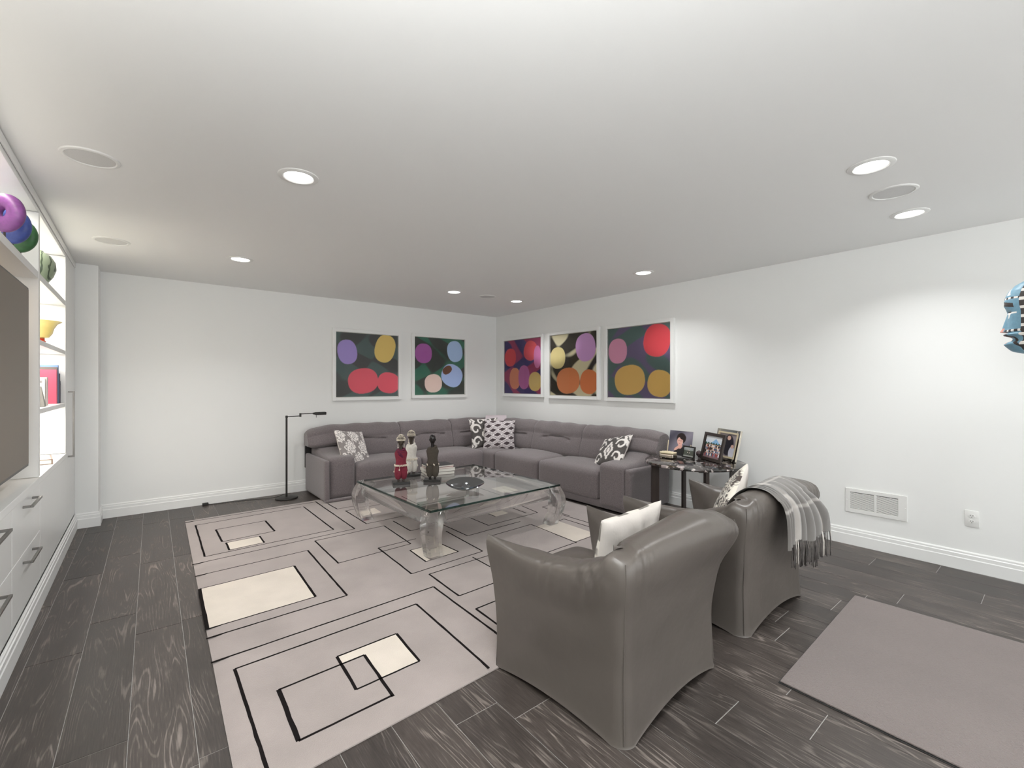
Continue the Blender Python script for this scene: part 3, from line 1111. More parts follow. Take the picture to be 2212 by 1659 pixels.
cushion('arm_pad', (1.607, 5.195, 0.04), (1.900, 5.93, 0.500), 0.045, 0.012, 0.008, 16, arm_rise(1, 5.2, 5.85, .085))
V, F = rcube((1.548, 5.165, 0.030), (1.605, 5.95, 0.478), 0.02, 12)
pyd('arm_panel', V, F, FB, sofa, True, 60, True)
box('arm_base', (1.552, 5.160, 0.016), (1.895, 5.215, 0.045), FB, sofa, 0.01, 2, True)
box('back_frame', (1.545, 5.93, 0.30), (3.9, 5.965, 0.60), M['blackwood'], sofa, 0.003, 1, True)
box('back_frame', (4.475, 2.79, 0.30), (4.50, 5.9, 0.60), M['blackwood'], sofa, 0.003, 1, True)
cushion('arm_pad', (3.745, 2.835, 0.04), (4.46, 3.160, 0.495), 0.045, 0.012, 0.008, 16, arm_rise(0, 3.75, 4.3, .085))
V, F = rcube((3.76, 2.765, 0.030), (4.47, 2.833, 0.468), 0.022, 12)
pyd('arm_panel', V, F, FB, sofa, True, 60, True)

# pale cloth folded over the corner of the sofa back
cl = thing('folded_throw', 'pale lilac cloth draped over the corner back of the grey sofa', 'blanket', (4.25, 5.72, 0.8))
cd = Vector((0.6, 0.8, 0)).normalized()      # towards the corner
cs = Vector((0.8, -0.6, 0)).normalized()
c0 = Vector((4.12, 5.45, 0))
pth = catmull([(-0.045, .50), (-0.03, .62), (0.005, .74), (0.07, .825), (0.15, .848), (0.22, .825), (0.29, .72)], 26)
V = []
nw = 18
for th in (0.0, 0.007):
    for (d, z) in pth:
        for j in range(nw):
            w = -0.16 + 0.32 * j / (nw - 1)
            p = c0 + cd * (d + 0.9 * w * w - .01 + 0.004 * math.sin(w * 40)) + cs * (w + 0.02 * (z - .8))
            V.append((p.x, p.y, z + th - .10 * abs(w) ** 1.5 * 0.5))
na = len(pth) * nw
F = grid_faces(len(pth), nw) + [tuple(reversed(f)) for f in grid_faces(len(pth), nw, na)]
pyd('cloth', V, F, M['lilac_cloth'], cl, True, 60, True)


# ------------------------------------------------------------------ cushions with printed covers
def pillow(name, label, w, hgt, T, loc, R, front, back=None, n=76, piping=None, cat='pillow', group=None):
    """Square pillow; local x right, y up, z out of the front. R: 3x3 rotation."""
    t = thing(name, label, cat, loc, 0, group)
    g = np.linspace(-1, 1, n)
    U, Vv = np.meshgrid(g, g, indexing='ij')
    u, v = U.ravel(), Vv.ravel()
    pin = 0.07
    x = w / 2 * u * (1 - pin * (1 - v ** 2) * np.abs(u) ** 2)
    y = hgt / 2 * v * (1 - pin * (1 - u ** 2) * np.abs(v) ** 2)
    prof = np.clip((1 - u ** 2) * (1 - v ** 2), 0, 1) ** 0.42
    wr = 0.006 * np.sin(9 * np.arctan2(v, u)) * (np.hypot(u, v) > .55) * prof
    Rm = np.array(R)
    for sgn, fc, nm in ((1, front, 'cover_front'), (-1, back, 'cover_back')):
        z = sgn * (T / 2 * prof + wr)
        P = np.stack([x, y, z], 1) @ Rm.T
        F = grid_faces(n, n)
        if sgn < 0:
            F = [tuple(reversed(f)) for f in F]
        if callable(fc):
            pyd(nm, P, F, M['cloth_print'], t, True, 0, False, cols=fc((u + 1) / 2, (v + 1) / 2))
        else:
            pyd(nm, P, F, fc or M['cream_cloth'], t, True, 0, False)
    return t


def mixc(k, a, b):
    k = k[:, None]
    return np.array(lin(a))[None] * (1 - k) + np.array(lin(b))[None] * k


def pat_damask(u, v):
    d = np.full_like(u, 9.0)
    k = np.zeros_like(u)
    for i in range(-1, 4):
        for j in range(-1, 4):
            cx = (i + (0.5 if j % 2 else 0)) * 0.46 + .06
            cy = j * 0.36 + .10
            dx, dy = (u - cx) / .20, (v - cy) / .235
            r = np.hypot(dx, dy)
            th = np.arctan2(dy, dx)
            edge = 0.86 + 0.10 * np.cos(8 * th)
            inside = r < edge
            curls = np.sin(r * 17 + 2.2 * np.sin(th * 6) + 1.1 * np.sin(th * 11 + r * 9))
            k = np.where(inside, (curls > -0.45) * 1.0, k)
    return mixc(k, (150, 143, 141), (244, 238, 234))


def pat_lattice(u, v):
    row = v * 6.2 - u * 1.0
    j = np.floor(row)
    f = row - j - .5
    x = (u * 3.4 + 0.5 * (j % 2)) % 1.0 - .5
    amp = .40 * np.clip(1 - np.abs(x) * 2.5, 0, 1) ** .9
    d = np.abs(f) - amp
    k = np.full_like(u, .66)
    k = np.where(d < .30, .12, k)
    k = np.where(d < .235, 1.0, k)
    k = np.where(d < .155, .12, k)
    k = np.where(d < .10, 1.0, k)
    k = np.where((d < 0.0) & (amp > .02), 0.0, k)
    return mixc(k, (80, 70, 73), (238, 231, 232))


def pat_ikat(u, v):
    x = u - .5
    k = np.zeros_like(u)

    def diamond(cx, cy, rx, ry):
        return np.abs((u - cx) / rx) + np.abs((v - cy) / ry) + 0.06 * np.sin(v * 60)
    for (cx, cy) in ((.5, .44), (.5, 1.22), (.5, -.3), (0.0, .9), (1.0, .9), (0, .05), (1, .05)):
        d = diamond(cx, cy, .17, .30)
        k = np.where(d < 1, 1, k)
        k = np.where(d < .55, 0, k)
        k = np.where(d < .36, 1, k)
    for sx in (-1, 1):
        for (cx, cy, r0) in ((.5 + sx * .34, .62, .17), (.5 + sx * .33, .22, .15), (.5 + sx * .14, .90, .12)):
            rr_ = np.hypot(u - cx, (v - cy) * .85)
            th = np.arctan2(v - cy, (u - cx) * sx)
            spiral = np.abs(rr_ - (r0 * (0.62 + 0.16 * th / PI * 2))) < .026
            k = np.where(spiral & (rr_ < r0 * 1.15), 1, k)
    return mixc(k, (88, 84, 82), (236, 231, 226))


def pat_maze(u, v):
    X = (u * 1.5) % 1.0 - .5
    Y = (v * 1.5 + .5 * np.floor(u * 1.5)) % 1.0 - .5
    r = np.abs(X) * .9 + np.abs(Y) * .8 + .12 * np.cos(12 * np.arctan2(Y, X))
    rings = np.floor(r * 11)
    k = np.where(r < .19, 0, np.where(rings % 2 == 0, 1.0, 0.0))
    k = np.where((np.abs(X) < .06) & (r > .28), 1, k)
    return mixc(k, (84, 76, 72), (234, 228, 216))


def pat_swirl(u, v):
    s = np.sin(14 * u + 3 * np.sin(9 * v)) + np.sin(12 * v + 3 * np.sin(8 * u + 1))
    k = sstep(-.15, .05, s)
    return mixc(k, (120, 114, 106), (232, 226, 216))


def rotm(normal, roll=0.0, up=(0, 0, 1)):
    """Rotation whose local z looks along normal and local y is up, then rolled in its own plane."""
    z = Vector(normal).normalized()
    x = Vector(up).cross(z).normalized()
    y = z.cross(x)
    R = Matrix((x, y, z)).transposed()
    return (R @ Matrix.Rotation(roll, 3, 'Z'))


pillow('throw_pillow', 'pale pillow with grey floral medallions leaning on the left sofa arm', 0.45, 0.45, 0.12, (1.955, 5.44, 0.565), rotm((0.50, -0.92, 0.55), -0.16), pat_damask)
pillow('throw_pillow', 'dark brown and white ikat pillow half hidden in the sofa corner', 0.46, 0.44, 0.13, (3.90, 5.43, 0.612), rotm((-0.25, -1.0, 0.30), 0.02), pat_ikat)
pillow('throw_pillow', 'pillow with dark diamonds and white interlaced lines in the sofa corner', 0.46, 0.44, 0.14, (3.99, 5.20, 0.598), rotm((-0.62, -0.85, 0.32), -0.03), pat_lattice)
pillow('throw_pillow', 'grey and white ikat pillow leaning on the right sofa arm', 0.43, 0.42, 0.13, (4.10, 3.25, 0.570), rotm((-0.80, 0.22, 0.72), 0.30), pat_ikat)

# ------------------------------------------------------------------ armchairs


class Chair:
    def __init__(self, W, D, c, rot):
        self.W, self.D, self.c, self.rot = W, D, c, rot

    def height(self, reg, t):
        """Top height along the arms (reg 0/2, t from the front to the back) and the back (reg 1)."""
        if reg == 1:
            return float(np.interp(t, [0, .2, .5, .75, .9, 1], [.722, .735, .745, .757, .750, .735]))
        return float(np.interp(t, [0, .06, .2, .45, .7, .9, 1.0], [.606, .600, .588, .592, .618, .665, .715]))


def make_armchair(label, W, D, c, rot):
    ch = thing('armchair', label, 'armchair', (c[0], c[1], 0), rot, 'taupe leather slipcover armchairs')
    K = Chair(W, D, c, rot)
    T = 0.165
    Rc = 0.06
    path = []       # (outer point, inner direction end, region, t, extra)
    hw, hd = W / 2, D / 2
    na, nc, nb = 40, 9, 56
    for i in range(na):
        t = i / (na - 1)
        y = hd - t * (D - Rc)
        path.append(((-hw, y), (-hw + T, y), 0, t))
    for i in range(1, nc):
        a = PI + (PI / 2) * i / nc
        path.append(((-hw + Rc + Rc * math.cos(a), -hd + Rc + Rc * math.sin(a)), (-hw + T, -hd + T), 3, i / nc))
    for i in range(nb):
        t = i / (nb - 1)
        x = -hw + Rc + t * (W - 2 * Rc)
        path.append(((x, -hd), (min(max(x, -hw + T), hw - T), -hd + T), 1, t))
    for i in range(1, nc):
        a = 1.5 * PI + (PI / 2) * i / nc
        path.append(((hw - Rc + Rc * math.cos(a), -hd + Rc + Rc * math.sin(a)), (hw - T, -hd + T), 4, i / nc))
    for i in range(na):
        t = i / (na - 1)
        y = -hd + Rc + t * (D - Rc)
        path.append(((hw, y), (hw - T, y), 2, 1 - t))
    V = []
    ns = 40
    for (o, inn, reg, t) in path:
        o = np.array(o)
        inn = np.array(inn)
        d = inn - o
        d = d / np.linalg.norm(d) if np.linalg.norm(d) > 1e-6 else np.array([0, 1.0])
        Td = np.linalg.norm(inn - o)
        if reg in (0, 2):
            Hh = K.height(0, t)
            B = 0.030 * math.sin(PI * min(1, t)) ** 0.8
            fl = 0.016 + .016 * float(sstep(0, .4, t)) + (.062 if reg == 2 else .004) * float(sstep(.55, 1, t))
            e = 0.10 + 0.90 * float(sstep(-0.05, .30, t))
            fwd = 0.07 * math.exp(-(t / .13) ** 2)
        elif reg == 1:
            Hh = K.height(1, t)
            B = 0.052 * math.sin(PI * t) ** 0.75
            fl = 0.034 + 0.070 * t ** 1.5
            e, fwd = 1.0, 0
        else:
            pinch = math.sin(PI * t)
            Hh = (0.718 if reg == 3 else 0.728) - 0.012 * pinch
            B = 0.0
            fl = (0.030 + .006 * pinch) if reg == 3 else (0.096 + .022 * pinch)
            e, fwd = 1.0, 0
        keys = [(0.004, B + .001), (0.0, B + .02), (-.005, .19 * Hh), (-.008, .36 * Hh), (fl * .04, .52 * Hh), (fl * .30, .68 * Hh), (fl * .74, .79 * Hh), (fl, .875 * Hh), (fl * .86, .946 * Hh),
                (fl * .40 - .008, Hh - .008), (-.05, Hh), (-.11, Hh - .022), (-.155, Hh - .080), (-.172, Hh - .16), (-.170, .36), (-.165, .24), (-.15, B + .10)]
        for (oo, z) in catmull(keys, ns):
            if oo < 0.0:
                oo = oo * e * (Td / T if reg in (3, 4) or Td > T + 1e-4 else 1.0)
            # gathered folds near the rear corners of the arms and back
            wv = 0.0
            if z > .45:
                kz = (z - .45) / .3
                if reg in (0, 2) and t > .35:
                    wv = kz * (0.018 * math.sin(t * 52 + z * 26 + 2 * math.sin(z * 30)) * math.exp(-((t - .86) / .12) ** 2) + .010 * math.sin(t * 75 - z * 30) * math.exp(-((t - .52) / .10) ** 2))
                if reg == 1:
                    edge = min(t, 1 - t)
                    wv = 0.009 * kz * math.sin(edge * 130 + z * 26) * math.exp(-(edge / .10) ** 2)
            p = o - d * (oo + wv)
            yy = p[1] + fwd * max(0.0, (z - .12) / (Hh - .12)) ** 2.0
            V.append((p[0], yy, z))
    n = len(path)
    F = grid_faces(n, ns, 0, True)
    F += [tuple(range(ns)), tuple(reversed(range((n - 1) * ns, n * ns)))]
    pyd('slipcover', V, F, M['leather'], ch, True, 70)
    # stitched seams down the rear corners and the fronts of the arms
    for sx in (-1, 1):
        bm = bmesh.new()
        q = Rc * (1 - math.sqrt(.5)) - 0.001
        pts = []
        for (oo, z) in catmull([(0.004, .012), (-.005, .14), (-.008, .27), (.005, .38), (.035, .495), (.086, .572), (.116, .632), (.100, .685)], 26):
            k = (oo * .30 if (sx < 0 and oo > 0) else oo) * .707
            pts.append((sx * (hw - q + k), -hd + q - k, z))
        tube(bm, pts, 0.0026, 6)
        ob('seam', bm, M['leather'], ch)
    # seat cushion and front skirt
    Vc, Fc = rcube((-hw + T - .012, -hd + T - .01, 0.20), (hw - T + .012, hd + .035, 0.425), 0.06, 12, 0.045, None, 0.008)
    pyd('seat_cushion', Vc, Fc, M['leather'], ch, True, 70)
    nu, nv = 30, 10
    Vs = []
    for th in (0.0, 0.02):
        for i in range(nu):
            u = i / (nu - 1)
            for j in range(nv):
                w = j / (nv - 1)
                B = 0.004 + 0.045 * math.sin(PI * u) ** 0.8
                z = B + (0.27 - B) * w
                Vs.append((-hw + .008 + u * (W - .016), hd - 0.006 - th + 0.012 * math.sin(PI * w), z))
    Fs = grid_faces(nu, nv) + [tuple(reversed(f)) for f in grid_faces(nu, nv, nu * nv)]
    pyd('front_skirt', Vs, Fs, M['leather'], ch, True, 70)
    return ch, K


chair1, K1 = make_armchair('taupe leather armchair nearest the camera, seen from behind', 0.785, 0.70, (1.7075, 1.381), math.radians(4.0))
chair2, K2 = make_armchair('taupe leather armchair with a plaid throw over its back', 0.825, 0.70, (2.835, 1.415), math.radians(0.6))

pillow('throw_pillow', 'cream-backed pillow with grey swirl front on the nearest armchair', 0.44, 0.42, 0.13, (1.80, 1.345, 0.535), rotm((0.02, 1.0, 0.24), -0.05), pat_swirl)
pillow('throw_pillow', 'brown and cream maze-patterned pillow on the armchair with the throw', 0.44, 0.44, 0.14, (2.97, 1.42, 0.53), rotm((-0.36, 0.85, 0.40), 1.0), pat_maze)


# plaid throw over the back of the second chair
def plaid(u, v):
    """u across, v along."""
    base = np.full_like(u, 0.27)
    a = np.zeros_like(u)
    for c, w_, val in ((.14, .05, .95), (.30, .02, .1), (.46, .025, .95), (.60, .10, .3), (.84, .02, .95)):
        a = np.where(np.abs(u - c) < w_, val, a)
    k = np.where(a > 0, .3 * base + .7 * a, base)
    for c, w_, val in ((.10, .05, .95), (.22, .03, .15), (.36, .015, .98), (.50, .06, .28), (.72, .012, .9)):
        k = np.where(np.abs(v - c) < w_, .35 * k + .65 * val, k)
    return mixc(np.clip(k, 0, 1), (38, 37, 36), (190, 184, 178))


th = thing('plaid_throw', 'grey and white plaid wool throw with fringe hanging over the armchair back', 'blanket', (3.13, 1.02, 0.75))
hd2 = K2.D / 2
yb0 = 1.415 - hd2            # outer face of the chair back (world y)
ppath = catmull([(yb0 + .215, .54), (yb0 + .185, .65), (yb0 + .115, .735), (yb0 + .04, .762), (yb0 - .03, .748), (yb0 - .078, .69), (yb0 - .090, .62), (yb0 - .088, .53), (yb0 - .086, .425)], 60)
nW = 70


def throw_pts(layer):
    P = []
    C = []
    for i, (y, z) in enumerate(ppath):
        s_ = i / (len(ppath) - 1)
        for j in range(nW):
            u = j / (nW - 1)
            x = 2.70 + 0.29 * u + (0.05 + .27 * u) * sstep(.46, .98, s_)
            fold = sstep(.3, .9, s_)
            loc = min(1.0, max(0.0, (x - (2.835 - K2.W / 2)) / K2.W))
            over_ = max(0.0, x - (2.835 + K2.W / 2 + .03))
            yy = y - fold * (0.010 + 0.012 * math.sin(u * 34 + 1.0) * (1 - .6 * u) + .006 * math.sin(u * 13)) - .025 * abs(2 * loc - 1) ** 4 * sstep(.35, .6, s_)
            xx = x + fold * 0.010 * math.sin(u * 34)
            zz = z + (0.05 * (1 - u) ** 2 - .02 + .015 * math.sin(u * 9)) * sstep(.55, 1, s_) - 1.1 * over_ * (1 - .8 * fold) 
            if s_ < .6:
                zz += (K2.height(1, loc) - .745) * sstep(0, .2, s_)
            P.append((xx, yy - layer * .004, zz + layer * .004))
    return P


P0 = throw_pts(1)
U, Vv = np.meshgrid(np.linspace(0, 1, len(ppath)), np.linspace(0, 1, nW), indexing='ij')
pyd('cloth', P0, grid_faces(len(ppath), nW), M['wool'], th, True, 0, True, cols=plaid(Vv.ravel(), U.ravel()))
# folded layers along the left edge
for q in range(3):
    Pq = []
    nw = 8
    Cu = []
    for i, (y, z) in enumerate(ppath):
        s_ = i / (len(ppath) - 1)
        for j in range(nw):
            u = j / (nw - 1)
            k = i * nW
            bx_, by_, bz_ = P0[k]
            off = -0.022 * (q + 1) * (1 - .35 * s_)
            Pq.append((bx_ + off + .035 * u, by_ + .003 * (q + 1) - .012 * math.sin(PI * u) * sstep(.3, .8, s_), bz_ - .003 * (q + 1) - (.012 * q) * sstep(.6, 1, s_)))
    U2, V2 = np.meshgrid(np.linspace(0, 1, len(ppath)), np.linspace(0, 1, nw), indexing='ij')
    pyd('fold', Pq, grid_faces(len(ppath), nw), M['wool'], th, True, 0, True, cols=plaid((V2.ravel() * .12 + .31 * q) % 1.0, U2.ravel()))
fr_dark = add_noise(mat('fringe_wool_dark', lin((92, 88, 86)), 1.0, spec=0.05), 60, 0.2)
fr_light = add_noise(mat('fringe_wool_light', lin((205, 199, 192)), 1.0, spec=0.05), 60, 0.1)
rf = random.Random(11)
last = (len(ppath) - 1) * nW
for j in range(0, 62):
    u = (j + .5) / 62
    k = last + int(u * (nW - 1))
    p = Vector(P0[k])
    L = rf.uniform(.115, .155)
    dx = rf.uniform(-.010, .014)
    dy = rf.uniform(-.008, .006)
    pts = [p + Vector((0, 0, .004)), p + Vector((dx * .3, dy - .003, -L * .35)), p + Vector((dx * .8, dy * 1.2, -L * .7)), p + Vector((dx, dy, -L))]
    bm = bmesh.new()
    tube(bm, pts, [.0022, .0026, .0024, .0028], 5)
    ob('fringe_strand', bm, fr_light if (abs(u - .84) < .03 or u > .96 or abs(u - .14) < .03) else fr_dark, th, True, 0, True)

# ------------------------------------------------------------------ glass coffee table
tcx, tcy, trot = 2.335, 3.715, math.radians(1.4)
tab = thing('coffee_table', 'square glass-topped coffee table on clear acrylic legs over the rug', 'coffee table', (tcx, tcy, 0), trot)
HW = 0.712
TZ = 0.385
# glass top: pane with polished green edges
GW = HW - 0.012
pyd('glass_top', [(-GW, -GW, TZ), (GW, -GW, TZ), (GW, GW, TZ), (-GW, GW, TZ)], [(0, 1, 2, 3)], M['table_glass'], tab, False)
bm = bmesh.new()
e = 0.011
for (lo, hi) in (((-GW, -GW, TZ - .015), (GW, -GW + e, TZ - .0006)), ((-GW, GW - e, TZ - .015), (GW, GW, TZ - .0006)),
                 ((-GW, -GW + e, TZ - .015), (-GW + e, GW - e, TZ - .0006)), ((GW - e, -GW + e, TZ - .015), (GW, GW - e, TZ - .0006))):
    bx(bm, lo, hi)
ob('glass_edge', bm, M['edge_glass'], tab, False)


def acrylic_leg(sx, sy):
    """Solid bowed leg: square section, knee swells out, foot comes back in."""
    keys = catmull([(-.012, TZ - .018, .142), (.004, .335, .142), (.022, .285, .136), (.028, .23, .128), (.020, .17, .120), (.004, .105, .116), (-.014, .05, .114), (-.024, RZ + .002, .112)], 30)
    V = []
    for (o, z, w) in keys:
        c = HW + o
        q = 0.009
        pts = [(c - q, c), (c, c - q), (c, c - w + q), (c - q, c - w), (c - w + q, c - w), (c - w, c - w + q), (c - w, c - q), (c - w + q, c)]
        V += [(sx * a, sy * b, z) for a, b in pts]
    n, m = len(keys), 8
    F = grid_faces(n, m, 0, True) + [tuple(range(m))[::-1], tuple(range((n - 1) * m, n * m))]
    bm = bmesh.new()
    vs = [bm.verts.new(v) for v in V]
    for f in F:
        bm.faces.new([vs[i] for i in f])
    return ob('leg', bm, M['acrylic'], tab, True, 40)


for sx in (-1, 1):
    for sy in (-1, 1):
        acrylic_leg(sx, sy)
aw = 0.05
for s in (-1, 1):
    for ax in (0, 1):
        bm = bmesh.new()
        a, b = HW - 0.135, HW - 0.010
        lo = [0, 0, .265]
        hi = [0, 0, TZ - .017]
        lo[ax], hi[ax] = -(HW - .143), (HW - .143)
        p, q = s * (HW - aw - .006), s * (HW - .004)
        lo[1 - ax], hi[1 - ax] = min(p, q), max(p, q)
        bx(bm, lo, hi, 0.008, 3)
        ob('apron', bm, M['acrylic'], tab, True, 40)


# ------------------------------------------------------------------ things on the coffee table
def blob(bm, c, r, seg=8):
    bmesh.ops.create_uvsphere(bm, u_segments=seg, v_segments=max(4, seg - 2), radius=1.0, matrix=Matrix.Translation(c) @ Matrix.Diagonal((r[0], r[1], r[2], 1)))


def figurine(label, loc, rot, cloth, wrap, skin, cap, scale=1.0):
    s = scale
    t = thing('figurine', label, 'figurine', loc, rot, 'carved figures on the glass table')
    box('base', (-.080 * s, -.062 * s, 0.0008), (.080 * s, .062 * s, .024 * s), M['blackwood'], t, .001, 1)
    z0 = .024 * s
    # legs under the trousers / skirt
    bm = bmesh.new()
    for sx in (-1, 1):
        tube(bm, [(sx * .022 * s, 0, z0), (sx * .024 * s, 0, z0 + .02 * s), (sx * .026 * s, 0, z0 + .05 * s)], [.012 * s, .0105 * s, .013 * s], 10)
    ob('feet', bm, M[skin], t)
    bm = bmesh.new()
    for sx in (-1, 1):
        lathe(bm, [(.012 * s, z0 + .018 * s), (.021 * s, z0 + .03 * s), (.027 * s, z0 + .065 * s), (.029 * s, z0 + .10 * s), (.024 * s, z0 + .135 * s)], 16, (sx * .027 * s, 0, 0), 1.28, 1.40)
    ob('trousers', bm, M[cloth], t)
    bm = bmesh.new()
    lathe(bm, [(.030 * s, z0 + .125 * s), (.042 * s, z0 + .14 * s), (.043 * s, z0 + .155 * s), (.037 * s, z0 + .175 * s), (.036 * s, z0 + .20 * s), (.042 * s, z0 + .245 * s), (.045 * s, z0 + .27 * s), (.038 * s, z0 + .292 * s), (.022 * s, z0 + .305 * s)], 26, (0, 0, 0), 1.36, .98)
    ob('torso', bm, M[cloth], t)
    # scarf wound round the neck
    bm = bmesh.new()
    for k in range(2):
        pts = [(math.cos(a) * (.040 - .008 * k) * s, math.sin(a) * (.031 - .005 * k) * s, z0 + (.288 + .014 * k + .012 * math.sin(a + k)) * s) for a in np.linspace(0, 2 * PI, 22)]
        tube(bm, pts, .0125 * s, 8)
    if wrap == 'wine_cloth':
        tube(bm, [(-.03 * s, -.02 * s, z0 + .29 * s), (-.012 * s, -.040 * s, z0 + .262 * s), (.012 * s, -.042 * s, z0 + .235 * s)], [.014 * s, .015 * s, .008 * s], 8)
    ob('scarf', bm, M[wrap], t)
    bm = bmesh.new()
    lathe(bm, [(.019 * s, z0 + .285 * s), (.0165 * s, z0 + .31 * s), (.016 * s, z0 + .345 * s), (.020 * s, z0 + .352 * s)], 16)
    ob('neck', bm, M[skin], t)
    bm = bmesh.new()
    lathe(bm, [(.006 * s, z0 + .338 * s), (.018 * s, z0 + .350 * s), (.0235 * s, z0 + .372 * s), (.025 * s, z0 + .392 * s), (.022 * s, z0 + .412 * s), (.013 * s, z0 + .426 * s), (.002 * s, z0 + .430 * s)], 20, (0, 0, 0), 1.22, 1.35)
    blob(bm, (0, -.033 * s, z0 + .378 * s), (.005 * s, .007 * s, .012 * s))        # nose
    for sx in (-1, 1):
        blob(bm, (sx * .030 * s, 0, z0 + .378 * s), (.004 * s, .006 * s, .010 * s))  # ears
        blob(bm, (sx * .011 * s, -.030 * s, z0 + .388 * s), (.005 * s, .003 * s, .0025 * s))
    blob(bm, (0, -.028 * s, z0 + .359 * s), (.008 * s, .004 * s, .0025 * s))
    hd_ = ob('head', bm, M[skin], t)
    if cap:
        bm = bmesh.new()
        lathe(bm, [(.0365 * s, z0 + .392 * s), (.039 * s, z0 + .398 * s), (.036 * s, z0 + .418 * s), (.027 * s, z0 + .436 * s), (.012 * s, z0 + .447 * s), (.002 * s, z0 + .449 * s)], 24)
        c_ = ob('cap', bm, M['skinwood'], t)
        bm = bmesh.new()
        for row, (r_, z_, n_) in enumerate(((.0395, .396, 22), (.0385, .408, 20), (.0345, .421, 17), (.027, .434, 13), (.017, .444, 8), (.005, .449, 3))):
            for k in range(n_):
                a = 2 * PI * (k + .5 * (row % 2)) / n_
                blob(bm, (math.cos(a) * r_ * s, math.sin(a) * r_ * s, z0 + z_ * s), (.0056 * s, .0056 * s, .0048 * s), 6)
        ob('shells', bm, M['shell'], c_)
    # shell belt
    bm = bmesh.new()
    nb = 26 if cap else 5
    for row in range(2 if cap else 1):
        for k in range(nb):
            a = 2 * PI * (k + .5 * row) / nb
            ca, sa = math.cos(a), math.sin(a)
            if cap:
                blob(bm, (ca * .060 * s, sa * .045 * s, z0 + (.150 + .009 * row) * s), (.0062 * s, .0062 * s, .0052 * s), 6)
            else:
                for q in (-1, 1):
                    blob(bm, (ca * .060 * s + q * .004 * s * -sa, sa * .044 * s + q * .004 * s * ca, z0 + .142 * s - .003 * q * s), (.005 * s, .005 * s, .009 * s), 6)
    ob('shell_belt', bm, M['shell'], t)
    if cap:
        for (dx, dy, zz) in ((-.066, -.005, .095), (.060, -.020, .085), (-.022, -.046, .115), (.064, .01, .07)):
            bm = bmesh.new()
            tube(bm, [(dx * .85 * s, dy * .8 * s, z0 + (zz + .045) * s), (dx * s, dy * s, z0 + zz * s)], .0012 * s, 5)
            blob(bm, (dx * s, dy * s, z0 + zz * s), (.0065 * s, .0065 * s, .009 * s), 6)
            ob('shell_pendant', bm, M['shell'], t)
        bm = bmesh.new()
        for sx in (-1, 1):
            pts = [(sx * .024 * s, -.002 * s, z0 + .37 * s), (sx * .031 * s, -.003 * s, z0 + .35 * s), (sx * .029 * s, -.002 * s, z0 + .325 * s)]
            tube(bm, pts, .0022 * s, 6)
            blob(bm, pts[-1], (.006 * s, .006 * s, .007 * s), 6)
        ob('earrings', bm, M['shell'], t)
    return t


fz = TZ + 0.0006
figurine('carved figure in crimson cloth with shell cap, leftmost on the glass table', (1.90, 4.01, fz), math.radians(-18), 'red_cloth', 'wine_cloth', 'skinwood', True, 0.98)
figurine('carved figure in white cloth with shell cap, behind the crimson figure', (2.135, 4.265, fz), math.radians(-10), 'white_cloth', 'white_cloth', 'skinwood', True, 0.99)
figurine('bare-headed dark figure in brown felt tunic on the glass table', (2.185, 3.915, fz), math.radians(-35), 'brown_cloth', 'brown_cloth', 'darkskin', False, 1.0)


def flat_book(name, label, c, rot, w, d, z0, h, cover, page=None, group=None, cat='book'):
    t = thing(name, label, cat, (c[0], c[1], z0), rot, group)
    box('pages', (-w / 2 + .004, -d / 2 + .003, .0022), (w / 2 - .004, d / 2 - .004, h - .0022), page or M['paper'], t, 0, 1)
    bm = bmesh.new()
    bx(bm, (-w / 2, -d / 2, 0.0003), (w / 2, d / 2, .0022), .0006, 1)
    bx(bm, (-w / 2, -d / 2, h - .0022), (w / 2, d / 2, h), .0006, 1)
    bx(bm, (-w / 2, d / 2 - .003, .0022), (w / 2, d / 2 - .0008, h - .0022))
    ob('cover', bm, cover, t)
    return t


def clothm(name, c, rough=.5):
    return mat(name, lin(c), rough)


bz = fz
for (lb, h_, cov, rot_, w_, d_) in (('thick grey-edged book at the bottom of the stack on the glass table', .030, (120, 112, 104), -.10, .30, .25),
                                    ('white book in the middle of the stack on the glass table', .028, (226, 222, 216), .02, .30, .24),
                                    ('pale pink book near the top of the glass table stack', .016, (222, 176, 172), -.03, .27, .23),
                                    ('black-covered book on top of the stack on the glass table', .018, (40, 38, 38), .04, .28, .22)):
    flat_book('book', lb, (2.43, 4.245), rot_ + math.radians(-8), w_, d_, bz, h_, clothm('book_cover', cov), group='books stacked on the glass table')
    bz += h_ + .0006

bw = thing('bowl', 'shiny black pointed oval bowl on a small foot on the glass table', 'bowl', (2.245, 3.43, fz), math.radians(-36))


